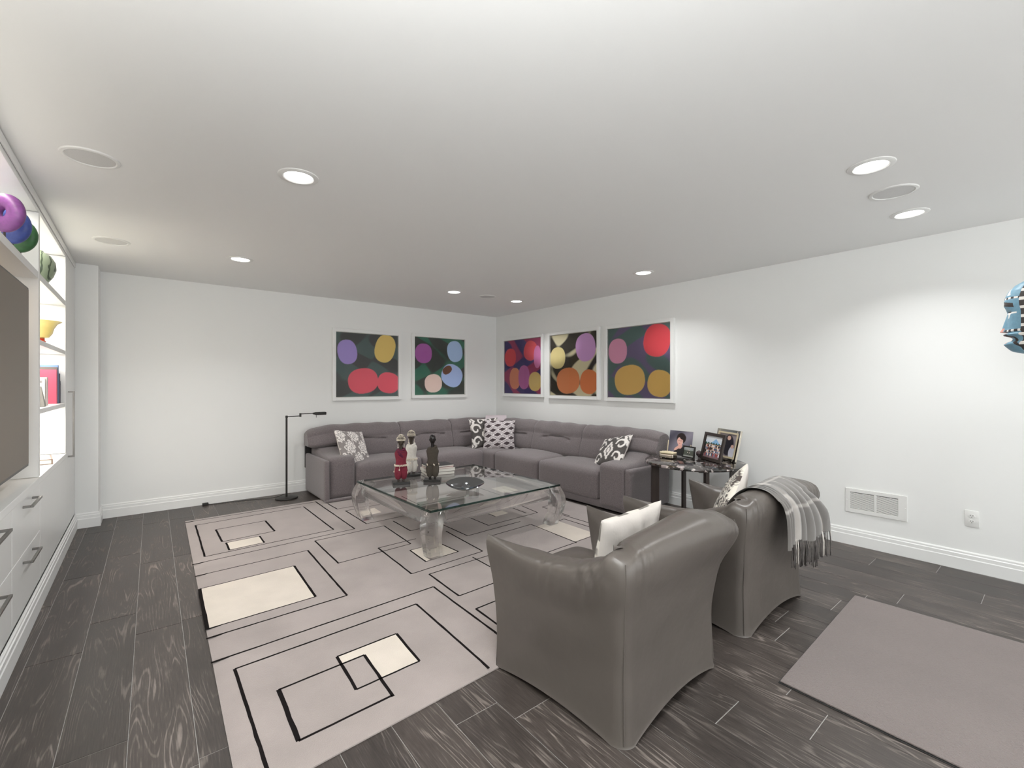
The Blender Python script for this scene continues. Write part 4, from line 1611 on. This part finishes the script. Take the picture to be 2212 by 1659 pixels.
def boat_bowl():
    n, m = 40, 14
    V = []
    F = []
    # outer then inner skin; boat plan: half-width falls to points at both ends
    for skin in (0, 1):
        for i in range(m):
            t = i / (m - 1)                       # 0 rim .. 1 centre
            for j in range(n):
                a = 2 * PI * j / n
                ca, sa = math.cos(a), math.sin(a)
                rx = .172 * (1 - t * .92)
                ry = .150 * (1 - t * .92)
                x = rx * ca
                y = ry * sa * (1 - .45 * abs(ca) ** 2.5)
                depth = (1 - (1 - t) ** 2.2)
                z = .056 + (.004 * abs(ca) ** 3 + .026 * sa) * (1 - t) - .042 * depth + (.006 if skin else 0) * t + (-.0 if skin else -.003)
                V.append((x * (.985 if skin else 1), y * (.975 if skin else 1), z))
    for skin in (0, 1):
        f = grid_faces(m, n, skin * m * n, True)
        F += f if skin else [tuple(reversed(q)) for q in f]
    for j in range(n):
        j2 = (j + 1) % n
        F.append((j, j2, m * n + j2, m * n + j))
    F.append(tuple(range((m - 1) * n, m * n)))
    F.append(tuple(reversed(range(2 * m * n - n, 2 * m * n))))
    bm = bmesh.new()
    vs = [bm.verts.new(v) for v in V]
    for f in F:
        bm.faces.new([vs[i] for i in f])
    ob('body', bm, M['mirror_black'], bw, True, 50)
    bm = bmesh.new()
    lathe(bm, [(.030, .0005), (.030, .003), (.016, .006), (.014, .011), (.018, .015)], 24)
    ob('foot', bm, M['mirror_black'], bw)


boat_bowl()

# ------------------------------------------------------------------ marble side table and the things on it
SX, SY, SZ = 4.055, 2.25, 0.60
st = thing('side_table', 'round dark marble side table on slab legs beside the sofa', 'side table', (SX, SY, 0))
bm = bmesh.new()
lathe(bm, [(.436, SZ - .026), (.445, SZ - .022), (.448, SZ - .012), (.445, SZ - .003), (.438, SZ)], 72)
ob('top', bm, M['marble'], st)
for (dx, dy) in ((-.255, -.255), (-.255, .255), (.255, -.255), (.255, .255)):
    bm = bmesh.new()
    bx(bm, (-.036, -.015, 0.001), (.036, .015, SZ - .0265), .002, 1)
    a = math.atan2(dy, dx)
    bmesh.ops.rotate(bm, verts=bm.verts, cent=(0, 0, 0), matrix=Matrix.Rotation(a, 3, 'Z'))
    bmesh.ops.translate(bm, verts=bm.verts, vec=(dx, dy, 0))
    ob('leg', bm, M['darkwood'], st)
for a in (PI / 4, -PI / 4):
    V = []
    for (r, z) in ((-.325, SZ - .027), (.325, SZ - .027), (.325, SZ - .050), (.20, SZ - .075), (-.20, SZ - .075), (-.325, SZ - .050)):
        for w in (-.012, .012):
            V.append((r * math.cos(a) - w * math.sin(a), r * math.sin(a) + w * math.cos(a), z))
    F = [(0, 2, 4, 6, 8, 10), (11, 9, 7, 5, 3, 1)] + [(2 * i, 2 * i + 1, 2 * ((i + 1) % 6) + 1, 2 * ((i + 1) % 6)) for i in range(6)]
    pyd('crossbar', V, F, M['darkwood'], st, False)


def picture_frame(label, name, base, yaw, w, h_, lean, frame_m, bw_, art, depth=.016, strut=True, n=(70, 70), cat='photo frame', frame2=None):
    """Standing frame: base = middle of bottom front edge on the table, yaw = direction it faces."""
    t = thing(name, label, cat, base, 0, 'frames on the marble side table')
    Rm = Matrix.Rotation(yaw, 4, 'Z') @ Matrix.Rotation(lean, 4, 'X')      # local -y faces the viewer, leaning back
    def xf(bm):
        bmesh.ops.transform(bm, verts=bm.verts, matrix=Rm)
        return bm
    b0 = .0035
    if bw_ > 0:
        bm = bmesh.new()
        for (lo, hi) in (((-w / 2, 0, b0), (-w / 2 + bw_, depth, h_)), ((w / 2 - bw_, 0, b0), (w / 2, depth, h_)),
                         ((-w / 2 + bw_, 0, b0), (w / 2 - bw_, depth, b0 + bw_)), ((-w / 2 + bw_, 0, h_ - bw_), (w / 2 - bw_, depth, h_))):
            bx(bm, lo, hi, .0018, 1)
        ob('frame', xf(bm), frame_m, t)
        if frame2 is not None:
            bm = bmesh.new()
            k = bw_ * .62
            q = bw_ - k
            for (lo, hi) in (((-w / 2 + k, -.002, b0 + k), (-w / 2 + bw_ + .001, depth * .8, h_ - k)), ((w / 2 - bw_ - .001, -.002, b0 + k), (w / 2 - k, depth * .8, h_ - k)),
                             ((-w / 2 + bw_, -.002, b0 + k), (w / 2 - bw_, depth * .8, b0 + bw_ + .001)), ((-w / 2 + bw_, -.002, h_ - bw_ - .001), (w / 2 - bw_, depth * .8, h_ - k))):
                bx(bm, lo, hi)
            ob('frame_lip', xf(bm), frame2, t)
    bm = bmesh.new()
    bx(bm, (-w / 2 + bw_ * .8, depth * .62, b0 + bw_ * .8), (w / 2 - bw_ * .8, depth, h_ - bw_ * .8))
    ob('backing_board', xf(bm), frame_m if bw_ else M['white'], t)
    RR = np.array(Rm.to_3x3())
    iw, z0_, z1_ = w / 2 - bw_, b0 + bw_, h_ - bw_

    def fpos(u, v):
        P = np.stack([-iw + 2 * iw * u, np.full_like(u, depth * .58), z0_ + (z1_ - z0_) * v], 1)
        return P @ RR.T
    sheet('photo', n[0], n[1], fpos, art, M['print'], t, world=False, gain=1.35)
    if strut:
        # easel strut behind: tapered plate standing on the table
        zt = h_ * .62
        top = Rm @ Vector((0, depth + .001, zt))
        bm = bmesh.new()
        pts = []
        a = Rm @ Vector((0, depth + .001, h_ * .62))
        b = Rm @ Vector((0, depth + .001, .02))
        dirb = Matrix.Rotation(yaw, 4, 'Z') @ Vector((0, 1, 0))
        c = Vector((a.x, a.y, 0)) + dirb * (.055 + .12 * h_)
        c.z = .001
        e_ = Vector((b.x, b.y, .012)) + dirb * .006
        d_ = c + Vector((0, 0, .04)) - dirb * 0.0
        side = Matrix.Rotation(yaw, 4, 'Z') @ Vector((.0025, 0, 0))
        poly = [a, d_, c, c - dirb * .035, e_]
        V = [p + side for p in poly] + [p - side for p in poly]
        k = len(poly)
        F = [tuple(range(k)), tuple(reversed(range(k, 2 * k)))] + [(i, i + k, (i + 1) % k + k, (i + 1) % k) for i in range(k)]
        pyd('strut', V, F, M['blackwood'], t, False)
    return t


def disc(u, v, cx, cy, rx, ry, soft=.06, rot=0.0):
    a = math.radians(rot)
    dx, dy = u - cx, v - cy
    X2 = (dx * math.cos(a) + dy * math.sin(a)) / rx
    Y2 = (-dx * math.sin(a) + dy * math.cos(a)) / ry
    return 1 - sstep(1 - soft, 1 + soft, np.hypot(X2, Y2))


def over(c, k, col):
    return c * (1 - k[:, None]) + np.array(lin(col))[None] * k[:, None]


def art_portrait(u, v):
    g = .5 + .5 * np.sin(u * 5 - v * 4 + 1.2 * np.sin(v * 3))
    c = mixc(g * .7 + .3 * u, (66, 64, 76), (128, 124, 136))
    c = over(c, disc(u, v, .60, .02, .36, .34), (40, 40, 42))            # dark sweater
    c = over(c, disc(u, v, .52, .70, .20, .22), (38, 30, 30))            # hair
    c = over(c, disc(u, v, .50, .40, .09, .12), (206, 158, 148))         # neck
    c = over(c, disc(u, v, .48, .58, .125, .165, rot=8), (214, 168, 156))  # face
    c = over(c, disc(u, v, .58, .76, .15, .11, rot=-25), (38, 30, 30))   # fringe
    c = over(c, disc(u, v, .38, .30, .15, .055, rot=38), (214, 166, 152))  # hand
    c = over(c, disc(u, v, .43, .61, .020, .012), (60, 40, 38))
    c = over(c, disc(u, v, .52, .60, .020, .012), (60, 40, 38))
    c = over(c, disc(u, v, .465, .49, .035, .012), (178, 72, 76))
    c = over(c, disc(u, v, .60, .52, .013, .02), (232, 228, 220))
    return c


def art_group(u, v):
    c = mixc(sstep(.62, .95, v), (190, 200, 212), (222, 226, 230))
    peak = v < .64 + .26 * np.clip(1 - np.abs(u - .60) / .30, 0, 1)
    c = over(c, peak * 1.0, (126, 168, 202))
    c = over(c, (v < .68 + .03 * np.sin(u * 40)) * 1.0, (44, 78, 70))
    c = over(c, (v < .58) * 1.0, (58, 50, 50))
    c = over(c, (v < .16) * 1.0, (122, 96, 100))
    r = random.Random(4)
    for row, (vy, n_) in enumerate(((.60, 13), (.48, 14), (.35, 13), (.22, 11))):
        for k in range(n_):
            x = .06 + .88 * (k + .5 + r.uniform(-.2, .2)) / n_
            vv = vy + r.uniform(-.02, .02)
            col = r.choice([(232, 232, 236), (70, 84, 110), (46, 42, 44), (206, 196, 190), (150, 70, 66), (120, 128, 150), (224, 214, 200)])
            c = over(c, disc(u, v, x, vv - .07, .036, .075, .2), col)
            c = over(c, disc(u, v, x, vv + .012, .020, .026, .2), r.choice([(214, 172, 150), (196, 148, 126), (224, 186, 166)]))
            c = over(c, disc(u, v, x, vv + .036, .020, .012, .2), r.choice([(44, 34, 30), (96, 72, 50), (150, 116, 76)]))
    return c


def art_small(u, v):
    c = mixc(sstep(.55, .95, v), (86, 92, 82), (186, 192, 196))
    c = over(c, (v < .62 + .05 * np.sin(u * 17)) * 1.0, (84, 88, 80))
    for (x, y, s_) in ((.44, .70, 1), (.56, .68, 1), (.40, .44, 1.2), (.60, .42, 1.2)):
        c = over(c, disc(u, v, x, y, .035 * s_, .05 * s_), (206, 196, 186))
        c = over(c, disc(u, v, x, y - .16, .06, .12), (70, 72, 66))
    c = over(c, (v < .14) * 1.0, (150, 152, 146))
    return c


def art_couple(u, v):
    c = mixc(v, (120, 110, 116), (150, 140, 142))
    c = over(c, disc(u, v, .55, .50, .30, .46), (40, 36, 44))
    c = over(c, disc(u, v, .80, .20, .16, .26), (214, 214, 226))
    c = over(c, disc(u, v, .55, .82, .10, .10), (206, 168, 150))
    c = over(c, disc(u, v, .80, .46, .08, .08), (206, 168, 150))
    return c


zs = SZ + 0.0004
yaw_s = math.radians(-62)      # frames face back towards the rug and the camera
picture_frame('unframed portrait of a dark-haired woman in an acrylic stand on the marble table', 'portrait_photo', (4.215, 2.505, zs), math.radians(-92), .262, .255, math.radians(-11), M['white'], 0.0, art_portrait, .006, False)
bm = bmesh.new()
Rm = Matrix.Translation((0, 0, 0)) @ Matrix.Rotation(math.radians(-92), 4, 'Z') @ Matrix.Rotation(math.radians(-11), 4, 'X')
pf = [o for o in COL.objects if o.name == 'portrait_photo'][0]
for x_, hh_, w_ in ((-.140, .150, .009), (.118, .125, .006)):
    b2 = bmesh.new()
    bx(b2, (x_, -.004, 0.0035), (x_ + w_, .010, hh_), .001, 1)
    bmesh.ops.transform(b2, verts=b2.verts, matrix=Rm)
    ob('stand_post', b2, M['goldcream'], pf)
bm.free()
picture_frame('small black photo frame in front of the portrait on the marble table', 'framed_photo', (4.150, 2.375, zs), math.radians(-104), .154, .120, math.radians(-10), M['blackwood'], .013, art_small, .016)
picture_frame('dark brown photo frame with a group photo by a mountain on the marble table', 'framed_photo', (4.150, 2.155, zs), math.radians(-120), .320, .270, math.radians(-13), M['darkwood'], .030, art_group, .020, True, (120, 130))
picture_frame('silver and cream photo frame behind the group photo on the marble table', 'framed_photo', (4.310, 2.100, zs), math.radians(-118), .335, .300, math.radians(-13), M['silver'], .040, art_couple, .020, True, (70, 70), frame2=M['goldcream'])

# silver keepsake box
kb = thing('keepsake_box', 'small rectangular silver box with pale ornate lid on the marble table', 'box', (4.015, 2.50, zs), math.radians(-88))
V, F = rcube((-.075, -.045, 0.0003), (.075, .045, .046), .012, 8)
pyd('body', V, F, M['silver'], kb)
V, F = rcube((-.072, -.042, 0.0465), (.072, .042, .060), .006, 16, .008)
V[:, 2] += np.where(V[:, 2] > .054, .0035 * np.sin(V[:, 0] * 170) * np.sin(V[:, 1] * 150), 0)
pyd('lid', V, F, M['goldcream'], kb)
# small ornament behind the small frame
orn = thing('ornament', 'tiny round dark ornament between the small and large frames on marble table', 'ornament', (4.285, 2.325, zs))
bm = bmesh.new()
lathe(bm, [(.014, 0.0005), (.016, .004), (.010, .008), (.026, .022), (.032, .040), (.026, .056), (.010, .066), (.003, .070)], 20)
ob('body', bm, add_noise(mat('speckled_glaze', lin((96, 82, 84)), .25), 80, .5), orn)

# ------------------------------------------------------------------ floor lamp
LX, LY = 1.292, 5.745
fl = thing('floor_lamp', 'slim black swing-arm reading floor lamp left of the sofa', 'floor lamp', (LX, LY, 0))
bm = bmesh.new()
lathe(bm, [(.118, .001), (.122, .006), (.120, .016), (.108, .020), (.016, .022)], 40)
ob('base', bm, M['black'], fl)
bm = bmesh.new()
tube(bm, [(0, 0, .021), (0, 0, .938), (0, 0, .956)], .0105, 14)
ob('pole', bm, M['black'], fl)
bm = bmesh.new()
tube(bm, [(0, 0, .950), (.150, 0, .952)], .0048, 8)
bx(bm, (.140, -.009, .942), (.160, .009, .984), .002, 1)
tube(bm, [(.150, 0, .976), (.300, 0, .976)], .0048, 8)
bx(bm, (-.012, -.012, .935), (.012, .012, .962), .003, 1)
ob('arm', bm, M['black'], fl)
bm = bmesh.new()
tube(bm, [(.290, 0, .975), (.325, 0, .975)], [.010, .013], 12)
bx(bm, (.315, -.034, .956), (.440, .034, .990), .006, 2)
ob('lamp_head', bm, M['black'], fl)
bm = bmesh.new()
tube(bm, [(.330, 0, .956), (.330, 0, .925)], .003, 8)
ob('switch_stem', bm, M['black'], fl)
cpts = catmull([(1.270, 5.745, .055), (1.20, 5.80, .022), (1.12, 5.86, .006), (1.0, 5.91, .005), (.85, 5.935, .005), (.70, 5.955, .005), (.60, 5.965, .005), (.555, 5.972, .010)], 40)
bm = bmesh.new()
tube(bm, [(p[0] - LX, p[1] - LY, p[2]) for p in cpts], .0035, 6)
ob('cord', bm, M['black'], fl)
box('cord_switch', (.50 - LX, 5.958 - LY, .001), (.556 - LX, 5.990 - LY, .028), M['black'], fl, .003, 1)

# ------------------------------------------------------------------ things on the shelves


def glass_art(label, y, z, x, r, col, yaw):
    t = thing('glass_disc', label, 'glass sculpture', (x, y, 2.0045), 0, 'coloured glass discs on the top shelf')
    zc = z - 2.0045
    Rm = (Matrix.Rotation(yaw, 3, 'Z') @ Matrix.Rotation(PI / 2, 3, 'X'))
    gm = mat('coloured_glass', lin(col), .42, spec=.5)
    add_noise(gm, 40, .18)
    bm = bmesh.new()
    R_, a_ = r * .60, r * .40
    seg, sg2 = 36, 16
    rings = []
    for i in range(seg):
        a = 2 * PI * i / seg
        ring = []
        for j in range(sg2):
            b = 2 * PI * j / sg2
            p = Vector(((R_ + a_ * math.cos(b)) * math.cos(a), (R_ + a_ * math.cos(b)) * math.sin(a), a_ * .8 * math.sin(b)))
            ring.append(bm.verts.new(Rm @ p + Vector((0, 0, zc))))
        rings.append(ring)
    for i in range(seg):
        for j in range(sg2):
            bm.faces.new((rings[i][j], rings[(i + 1) % seg][j], rings[(i + 1) % seg][(j + 1) % sg2], rings[i][(j + 1) % sg2]))
    ob('ring', bm, gm, t)
    bm = bmesh.new()
    bx(bm, (-.028, -.016, 0.0004), (.028, .016, .018), .002, 1)
    tube(bm, [(0, 0, .018), (0, 0, zc - r * .98)], .005, 8)
    ob('stand', bm, M['darkwood'], t)


glass_art('purple glass ring on a dark stand, nearest on the top shelf', 3.40, 2.195, -.545, .098, (122, 70, 132), math.radians(-38))
glass_art('blue glass ring on a dark stand behind the purple one', 3.575, 2.175, -.545, .095, (62, 80, 150), math.radians(-38))
glass_art('green glass ring on a dark stand behind the blue one', 3.74, 2.165, -.540, .093, (58, 104, 62), math.radians(-38))

vs_ = thing('vase', 'round sage green vase with leaf carving on the top shelf by the door', 'vase', (-.565, 4.42, 2.0045))
bm = bmesh.new()
lathe(bm, [(.040, 0.0005), (.048, .006), (.060, .020), (.085, .060), (.100, .110), (.096, .160), (.074, .200), (.040, .222), (.034, .232), (.030, .226)], 40)
vm = mat('sage_glaze', lin((138, 152, 128)), .3, coat=.3)
N, L, B = nt(vm)
tc = N.new('ShaderNodeTexCoord')
wv = N.new('ShaderNodeTexWave')
wv.inputs['Scale'].default_value = 9
wv.inputs['Distortion'].default_value = 7
L.new(tc.outputs['Object'], wv.inputs['Vector'])
cr = N.new('ShaderNodeValToRGB')
cr.color_ramp.elements[0].position = .04
cr.color_ramp.elements[0].color = (*lin((70, 84, 66)), 1)
cr.color_ramp.elements[1].position = .16
cr.color_ramp.elements[1].color = (*lin((142, 156, 132)), 1)
L.new(wv.outputs['Fac'], cr.inputs[0])
L.new(cr.outputs[0], B.inputs['Base Color'])
ob('body', bm, vm, vs_)

yb_ = thing('glass_bowl', 'flared yellow glass bowl on a red foot on the middle shelf', 'bowl', (-.578, 4.56, 1.6005))
bm = bmesh.new()
lathe(bm, [(.036, .048), (.060, .056), (.078, .085), (.086, .120), (.104, .155), (.128, .170), (.127, .173), (.101, .158), (.083, .122), (.074, .088), (.056, .060), (.004, .052)], 44)
yg = mat('yellow_glass', lin((250, 236, 166)), .25, coat=.4)
yg.node_tree.nodes['Principled BSDF'].inputs['Transmission Weight'].default_value = .35
ob('body', bm, yg, yb_)
bm = bmesh.new()
lathe(bm, [(.046, .0005), (.050, .006), (.040, .014), (.044, .022), (.046, .030), (.040, .038), (.040, .048)], 32)
ob('foot', bm, mat('red_glass', lin((214, 62, 40)), .2, coat=.4), yb_)


def upright_book(label, y0, y1, depth, h_, cover, xf=-.515, page=None, group='books standing on the third shelf'):
    """Book on end: spine to the room (+x), covers facing along the shelf."""
    t = thing('book', label, 'book', (xf - depth / 2, (y0 + y1) / 2, 1.1785), 0, group)
    w = (y1 - y0)
    box('pages', (-depth / 2 + .004, -w / 2 + .002, .004), (depth / 2 - .004, w / 2 - .002, h_ - .004), M['paper'], t)
    bm = bmesh.new()
    bx(bm, (-depth / 2, -w / 2, .0004), (depth / 2, -w / 2 + .0018, h_))
    bx(bm, (-depth / 2, w / 2 - .0018, .0004), (depth / 2, w / 2, h_))
    bx(bm, (depth / 2 - .0035, -w / 2 + .0018, .0004), (depth / 2, w / 2 - .0018, h_))
    ob('cover', bm, cover, t, False)
    return t


upright_book('thin near-black book against the far upright on the third shelf', 5.090, 5.112, .19, .175, clothm('book_cover', (52, 40, 60)))
upright_book('dark slate book second from the far upright on the third shelf', 5.060, 5.087, .20, .235, clothm('book_cover', (88, 88, 104)))
upright_book('tallest grey book with blue top edge on the third shelf', 5.015, 5.056, .225, .300, clothm('book_cover', (96, 124, 168)), -.520)
upright_book('dark grey book behind the pink book on the third shelf', 4.985, 5.011, .225, .283, clothm('book_cover', (88, 82, 78)), -.522)
upright_book('large bright pink book on the third shelf', 4.925, 4.981, .230, .262, clothm('book_cover', (222, 84, 110)), -.520)
upright_book('white floral-spined book in front of the pink one on the third shelf', 4.560, 4.606, .180, .200, clothm('book_cover', (206, 196, 190)), -.528)
dv = upright_book('white disc case with a tiny portrait on its back on the third shelf', 4.535, 4.556, .175, .190, clothm('book_cover', (236, 232, 226)), -.536)


def case_art(u, v):
    c = np.tile(np.array(lin((236, 232, 226)))[None], (len(u), 1))
    for k in range(9):
        c = over(c, ((np.abs(v - (.9 - k * .06)) < .010) & (u > .12) & (u < .12 + .5 * (0.6 + .4 * math.sin(k * 3)))) * 1.0, (176, 170, 170))
    c = over(c, ((u > .66) & (u < .92) & (v > .16) & (v < .36)) * 1.0, (64, 40, 44))
    c = over(c, disc(u, v, .79, .27, .06, .06), (214, 170, 150))
    c = over(c, ((u > .80) & (u < .94) & (v > .86) & (v < .95)) * 1.0, (150, 146, 146))
    return c


sheet('back_print', 40, 44, lambda u, v: np.stack([-.0855 + .171 * u, np.full_like(u, -.0108), .004 + .182 * v], 1), case_art, M['print'], dv, world=False)
be = thing('bookend', 'small grey wedge-shaped photo stand at the near end of the third shelf', 'bookend', (-.565, 4.36, 1.1785))
V = [(-.07, -.05, .0005), (.055, -.05, .0005), (.035, -.03, .135), (-.07, -.03, .150), (-.07, .02, .0005), (.055, .02, .0005), (.035, -.012, .135), (-.07, -.012, .150)]
F = [(0, 1, 2, 3), (7, 6, 5, 4), (0, 4, 5, 1), (1, 5, 6, 2), (2, 6, 7, 3), (3, 7, 4, 0)]
pyd('body', V, F, mat('pewter', (.30, .29, .27), .35, .7), be, False)

al = thing('photo_album', 'brown photo album lying flat on the cabinet counter', 'book', (-.600, 4.62, .7695), math.radians(8))
box('pages', (-.085, -.14, .003), (.083, .14, .032), M['paper'], al, .001, 1)
bm = bmesh.new()
bx(bm, (-.09, -.145, .0004), (.09, .145, .0038), .001, 1)
bx(bm, (-.09, -.145, .0312), (.09, .145, .0350), .001, 1)
bx(bm, (.0835, -.145, .0038), (.0895, .145, .0312))
ob('cover', bm, add_noise(mat('album_cover', lin((136, 112, 98)), .5), 20, .3), al)
sheet('cover_print', 30, 30, lambda u, v: np.stack([-.08 + .16 * u, -.13 + .26 * v, np.full_like(u, .0353)], 1), lambda u, v: mixc((np.sin(u * 9) * np.sin(v * 11) > 0) * 1.0, (196, 184, 176), (226, 220, 214)), M['print'], al, world=False)

# ------------------------------------------------------------------ carved mask on a plinth at the right edge
MXp, MYp, MZ0, MZ1 = 3.93, 0.098, 1.505, 1.935
mk = thing('mask', 'blue carved wooden face mask with black and white bands at the right edge', 'mask', (MXp, MYp, 1.20))


def mask_mesh():
    # face profile: forward reach over height, from chin to crown (looking along +y)
    prof = np.array([(0.00, .075), (.03, .115), (.06, .128), (.10, .142), (.125, .150), (.15, .143), (.170, .122), (.20, .119), (.225, .126), (.245, .150), (.262, .152), (.28, .130),
                     (.300, .140), (.34, .135), (.42, .134), (.50, .134), (.545, .134), (.60, .140), (.655, .146), (.70, .148), (.76, .144), (.84, .130), (.91, .105), (.96, .070), (1.0, .02)])
    nose = np.array([(0, 0), (.285, 0), (.297, .026), (.33, .022), (.42, .014), (.52, .002), (.56, 0), (1, 0)])
    nz, na = 190, 150
    V = []
    idx = []
    for i in range(nz):
        s = i / (nz - 1)
        reach = np.interp(s, prof[:, 0], prof[:, 1])
        ns_ = np.interp(s, nose[:, 0], nose[:, 1])
        w = .115 * math.sqrt(max(0.0004, 1 - ((s - .55) / .56) ** 2)) ** .8
        z = MZ0 + (MZ1 - MZ0) * s - 1.20
        for j in range(na):
            a = -PI / 2 + PI * j / (na - 1)
            sx, cy = math.sin(a), math.cos(a)
            x = w * sx
            flat = np.interp(s, [0, .2, .6, 1], [.75, .8, .85, .8])
            y = (reach * (1 - flat) + reach * flat * cy ** .7) if cy > 0 else 0
            y = reach * max(cy, 0) ** .62
            mouth = math.exp(-((s - .20) / .035) ** 2) * math.exp(-(x / .05) ** 2)
            eye = sum(math.exp(-((s - .555) / .018) ** 2 - ((x - q * .045) / .022) ** 2) for q in (-1, 1))
            brow = sum(math.exp(-((s - .64) / .03) ** 2 - ((x - q * .045) / .035) ** 2) for q in (-1, 1))
            y += ns_ * math.exp(-(x / .020) ** 2) - .006 * mouth - .012 * eye + .006 * brow
            V.append((-x, y, z))
    F = grid_faces(nz, na)
    # colour bands
    fm = []
    for f in F:
        s = (f[0] // na) / (nz - 1)
        j = f[0] % na
        a = abs(-90 + 180 * (j + .5) / (na - 1))
        m_ = 0
        if .720 < s < .750:
            m_ = 1 if int(a / 9) % 2 else 2
        elif .235 < s < .300 and a < 16:
            m_ = 3 if s < .30 and a < 12 else 0
        elif .290 < s < .320 and a > 12:
            m_ = 1 if int(a / 10) % 2 else 2
        elif .215 < s < .262 and a < 34:
            m_ = 1
        elif a >= 34 and a < 80 and abs(s - (.235 - (a - 34) * .0042)) < .022:
            m_ = 1
        elif .135 < s < .175 and a < 24:
            m_ = 3
        elif .60 < s < .70 and 6 < a < 52 and abs(s - (.668 - .0010 * (a - 20))) < .028:
            m_ = 1
        elif .545 < s < .560 and 12 < a < 34:
            m_ = 1
        elif .525 < s < .545 and 10 < a < 56:
            m_ = 2
        elif .47 < s < .530 and 22 < a < 40 and (a - 22) < (s - .44) * 160:
            m_ = 2 if a < 36 else 0
        elif .775 < s < .88 and 24 < a < 24 + (.88 - s) * 160 and a < 40:
            m_ = 2
        elif .300 < s < .345 and a < 9:
            m_ = 3
        if a > 66:
            m_ = 2 if int(s * 26) % 3 == 0 else 1
        fm.append(m_)
    n = len(V)
    # back plate closes the shell
    ring = [i * na for i in range(nz)] + [i * na + na - 1 for i in range(nz - 1, -1, -1)]
    F.append(tuple(ring))
    fm.append(4)
    ms = [add_noise(mat('mask_blue_paint', lin((112, 152, 172)), .5), 60, .08), mat('mask_black_paint', lin((62, 56, 54)), .6), mat('mask_white_paint', lin((232, 228, 222)), .5), mat('mask_pink_paint', lin((204, 146, 132)), .5), M['darkwood']]
    pyd('face', V, F, ms, mk, True, 40, fmat=fm)


mask_mesh()
bm = bmesh.new()
tube(bm, [(0, .012, .02), (0, .012, .33)], .008, 10)
lathe(bm, [(.05, 0.0005), (.05, .010), (.012, .020)], 24, (0, -.04, 0))
tube(bm, [(0, -.04, .012), (0, .012, .03)], .008, 10)
ob('stand', bm, M['black'], mk)
pl = thing('plinth', 'white square plinth carrying the mask beyond the right edge', 'plinth', (3.93, -.03, 0))
box('body', (-.14, -.14, .001), (.14, .14, 1.1995), M['white'], pl, .003, 1)
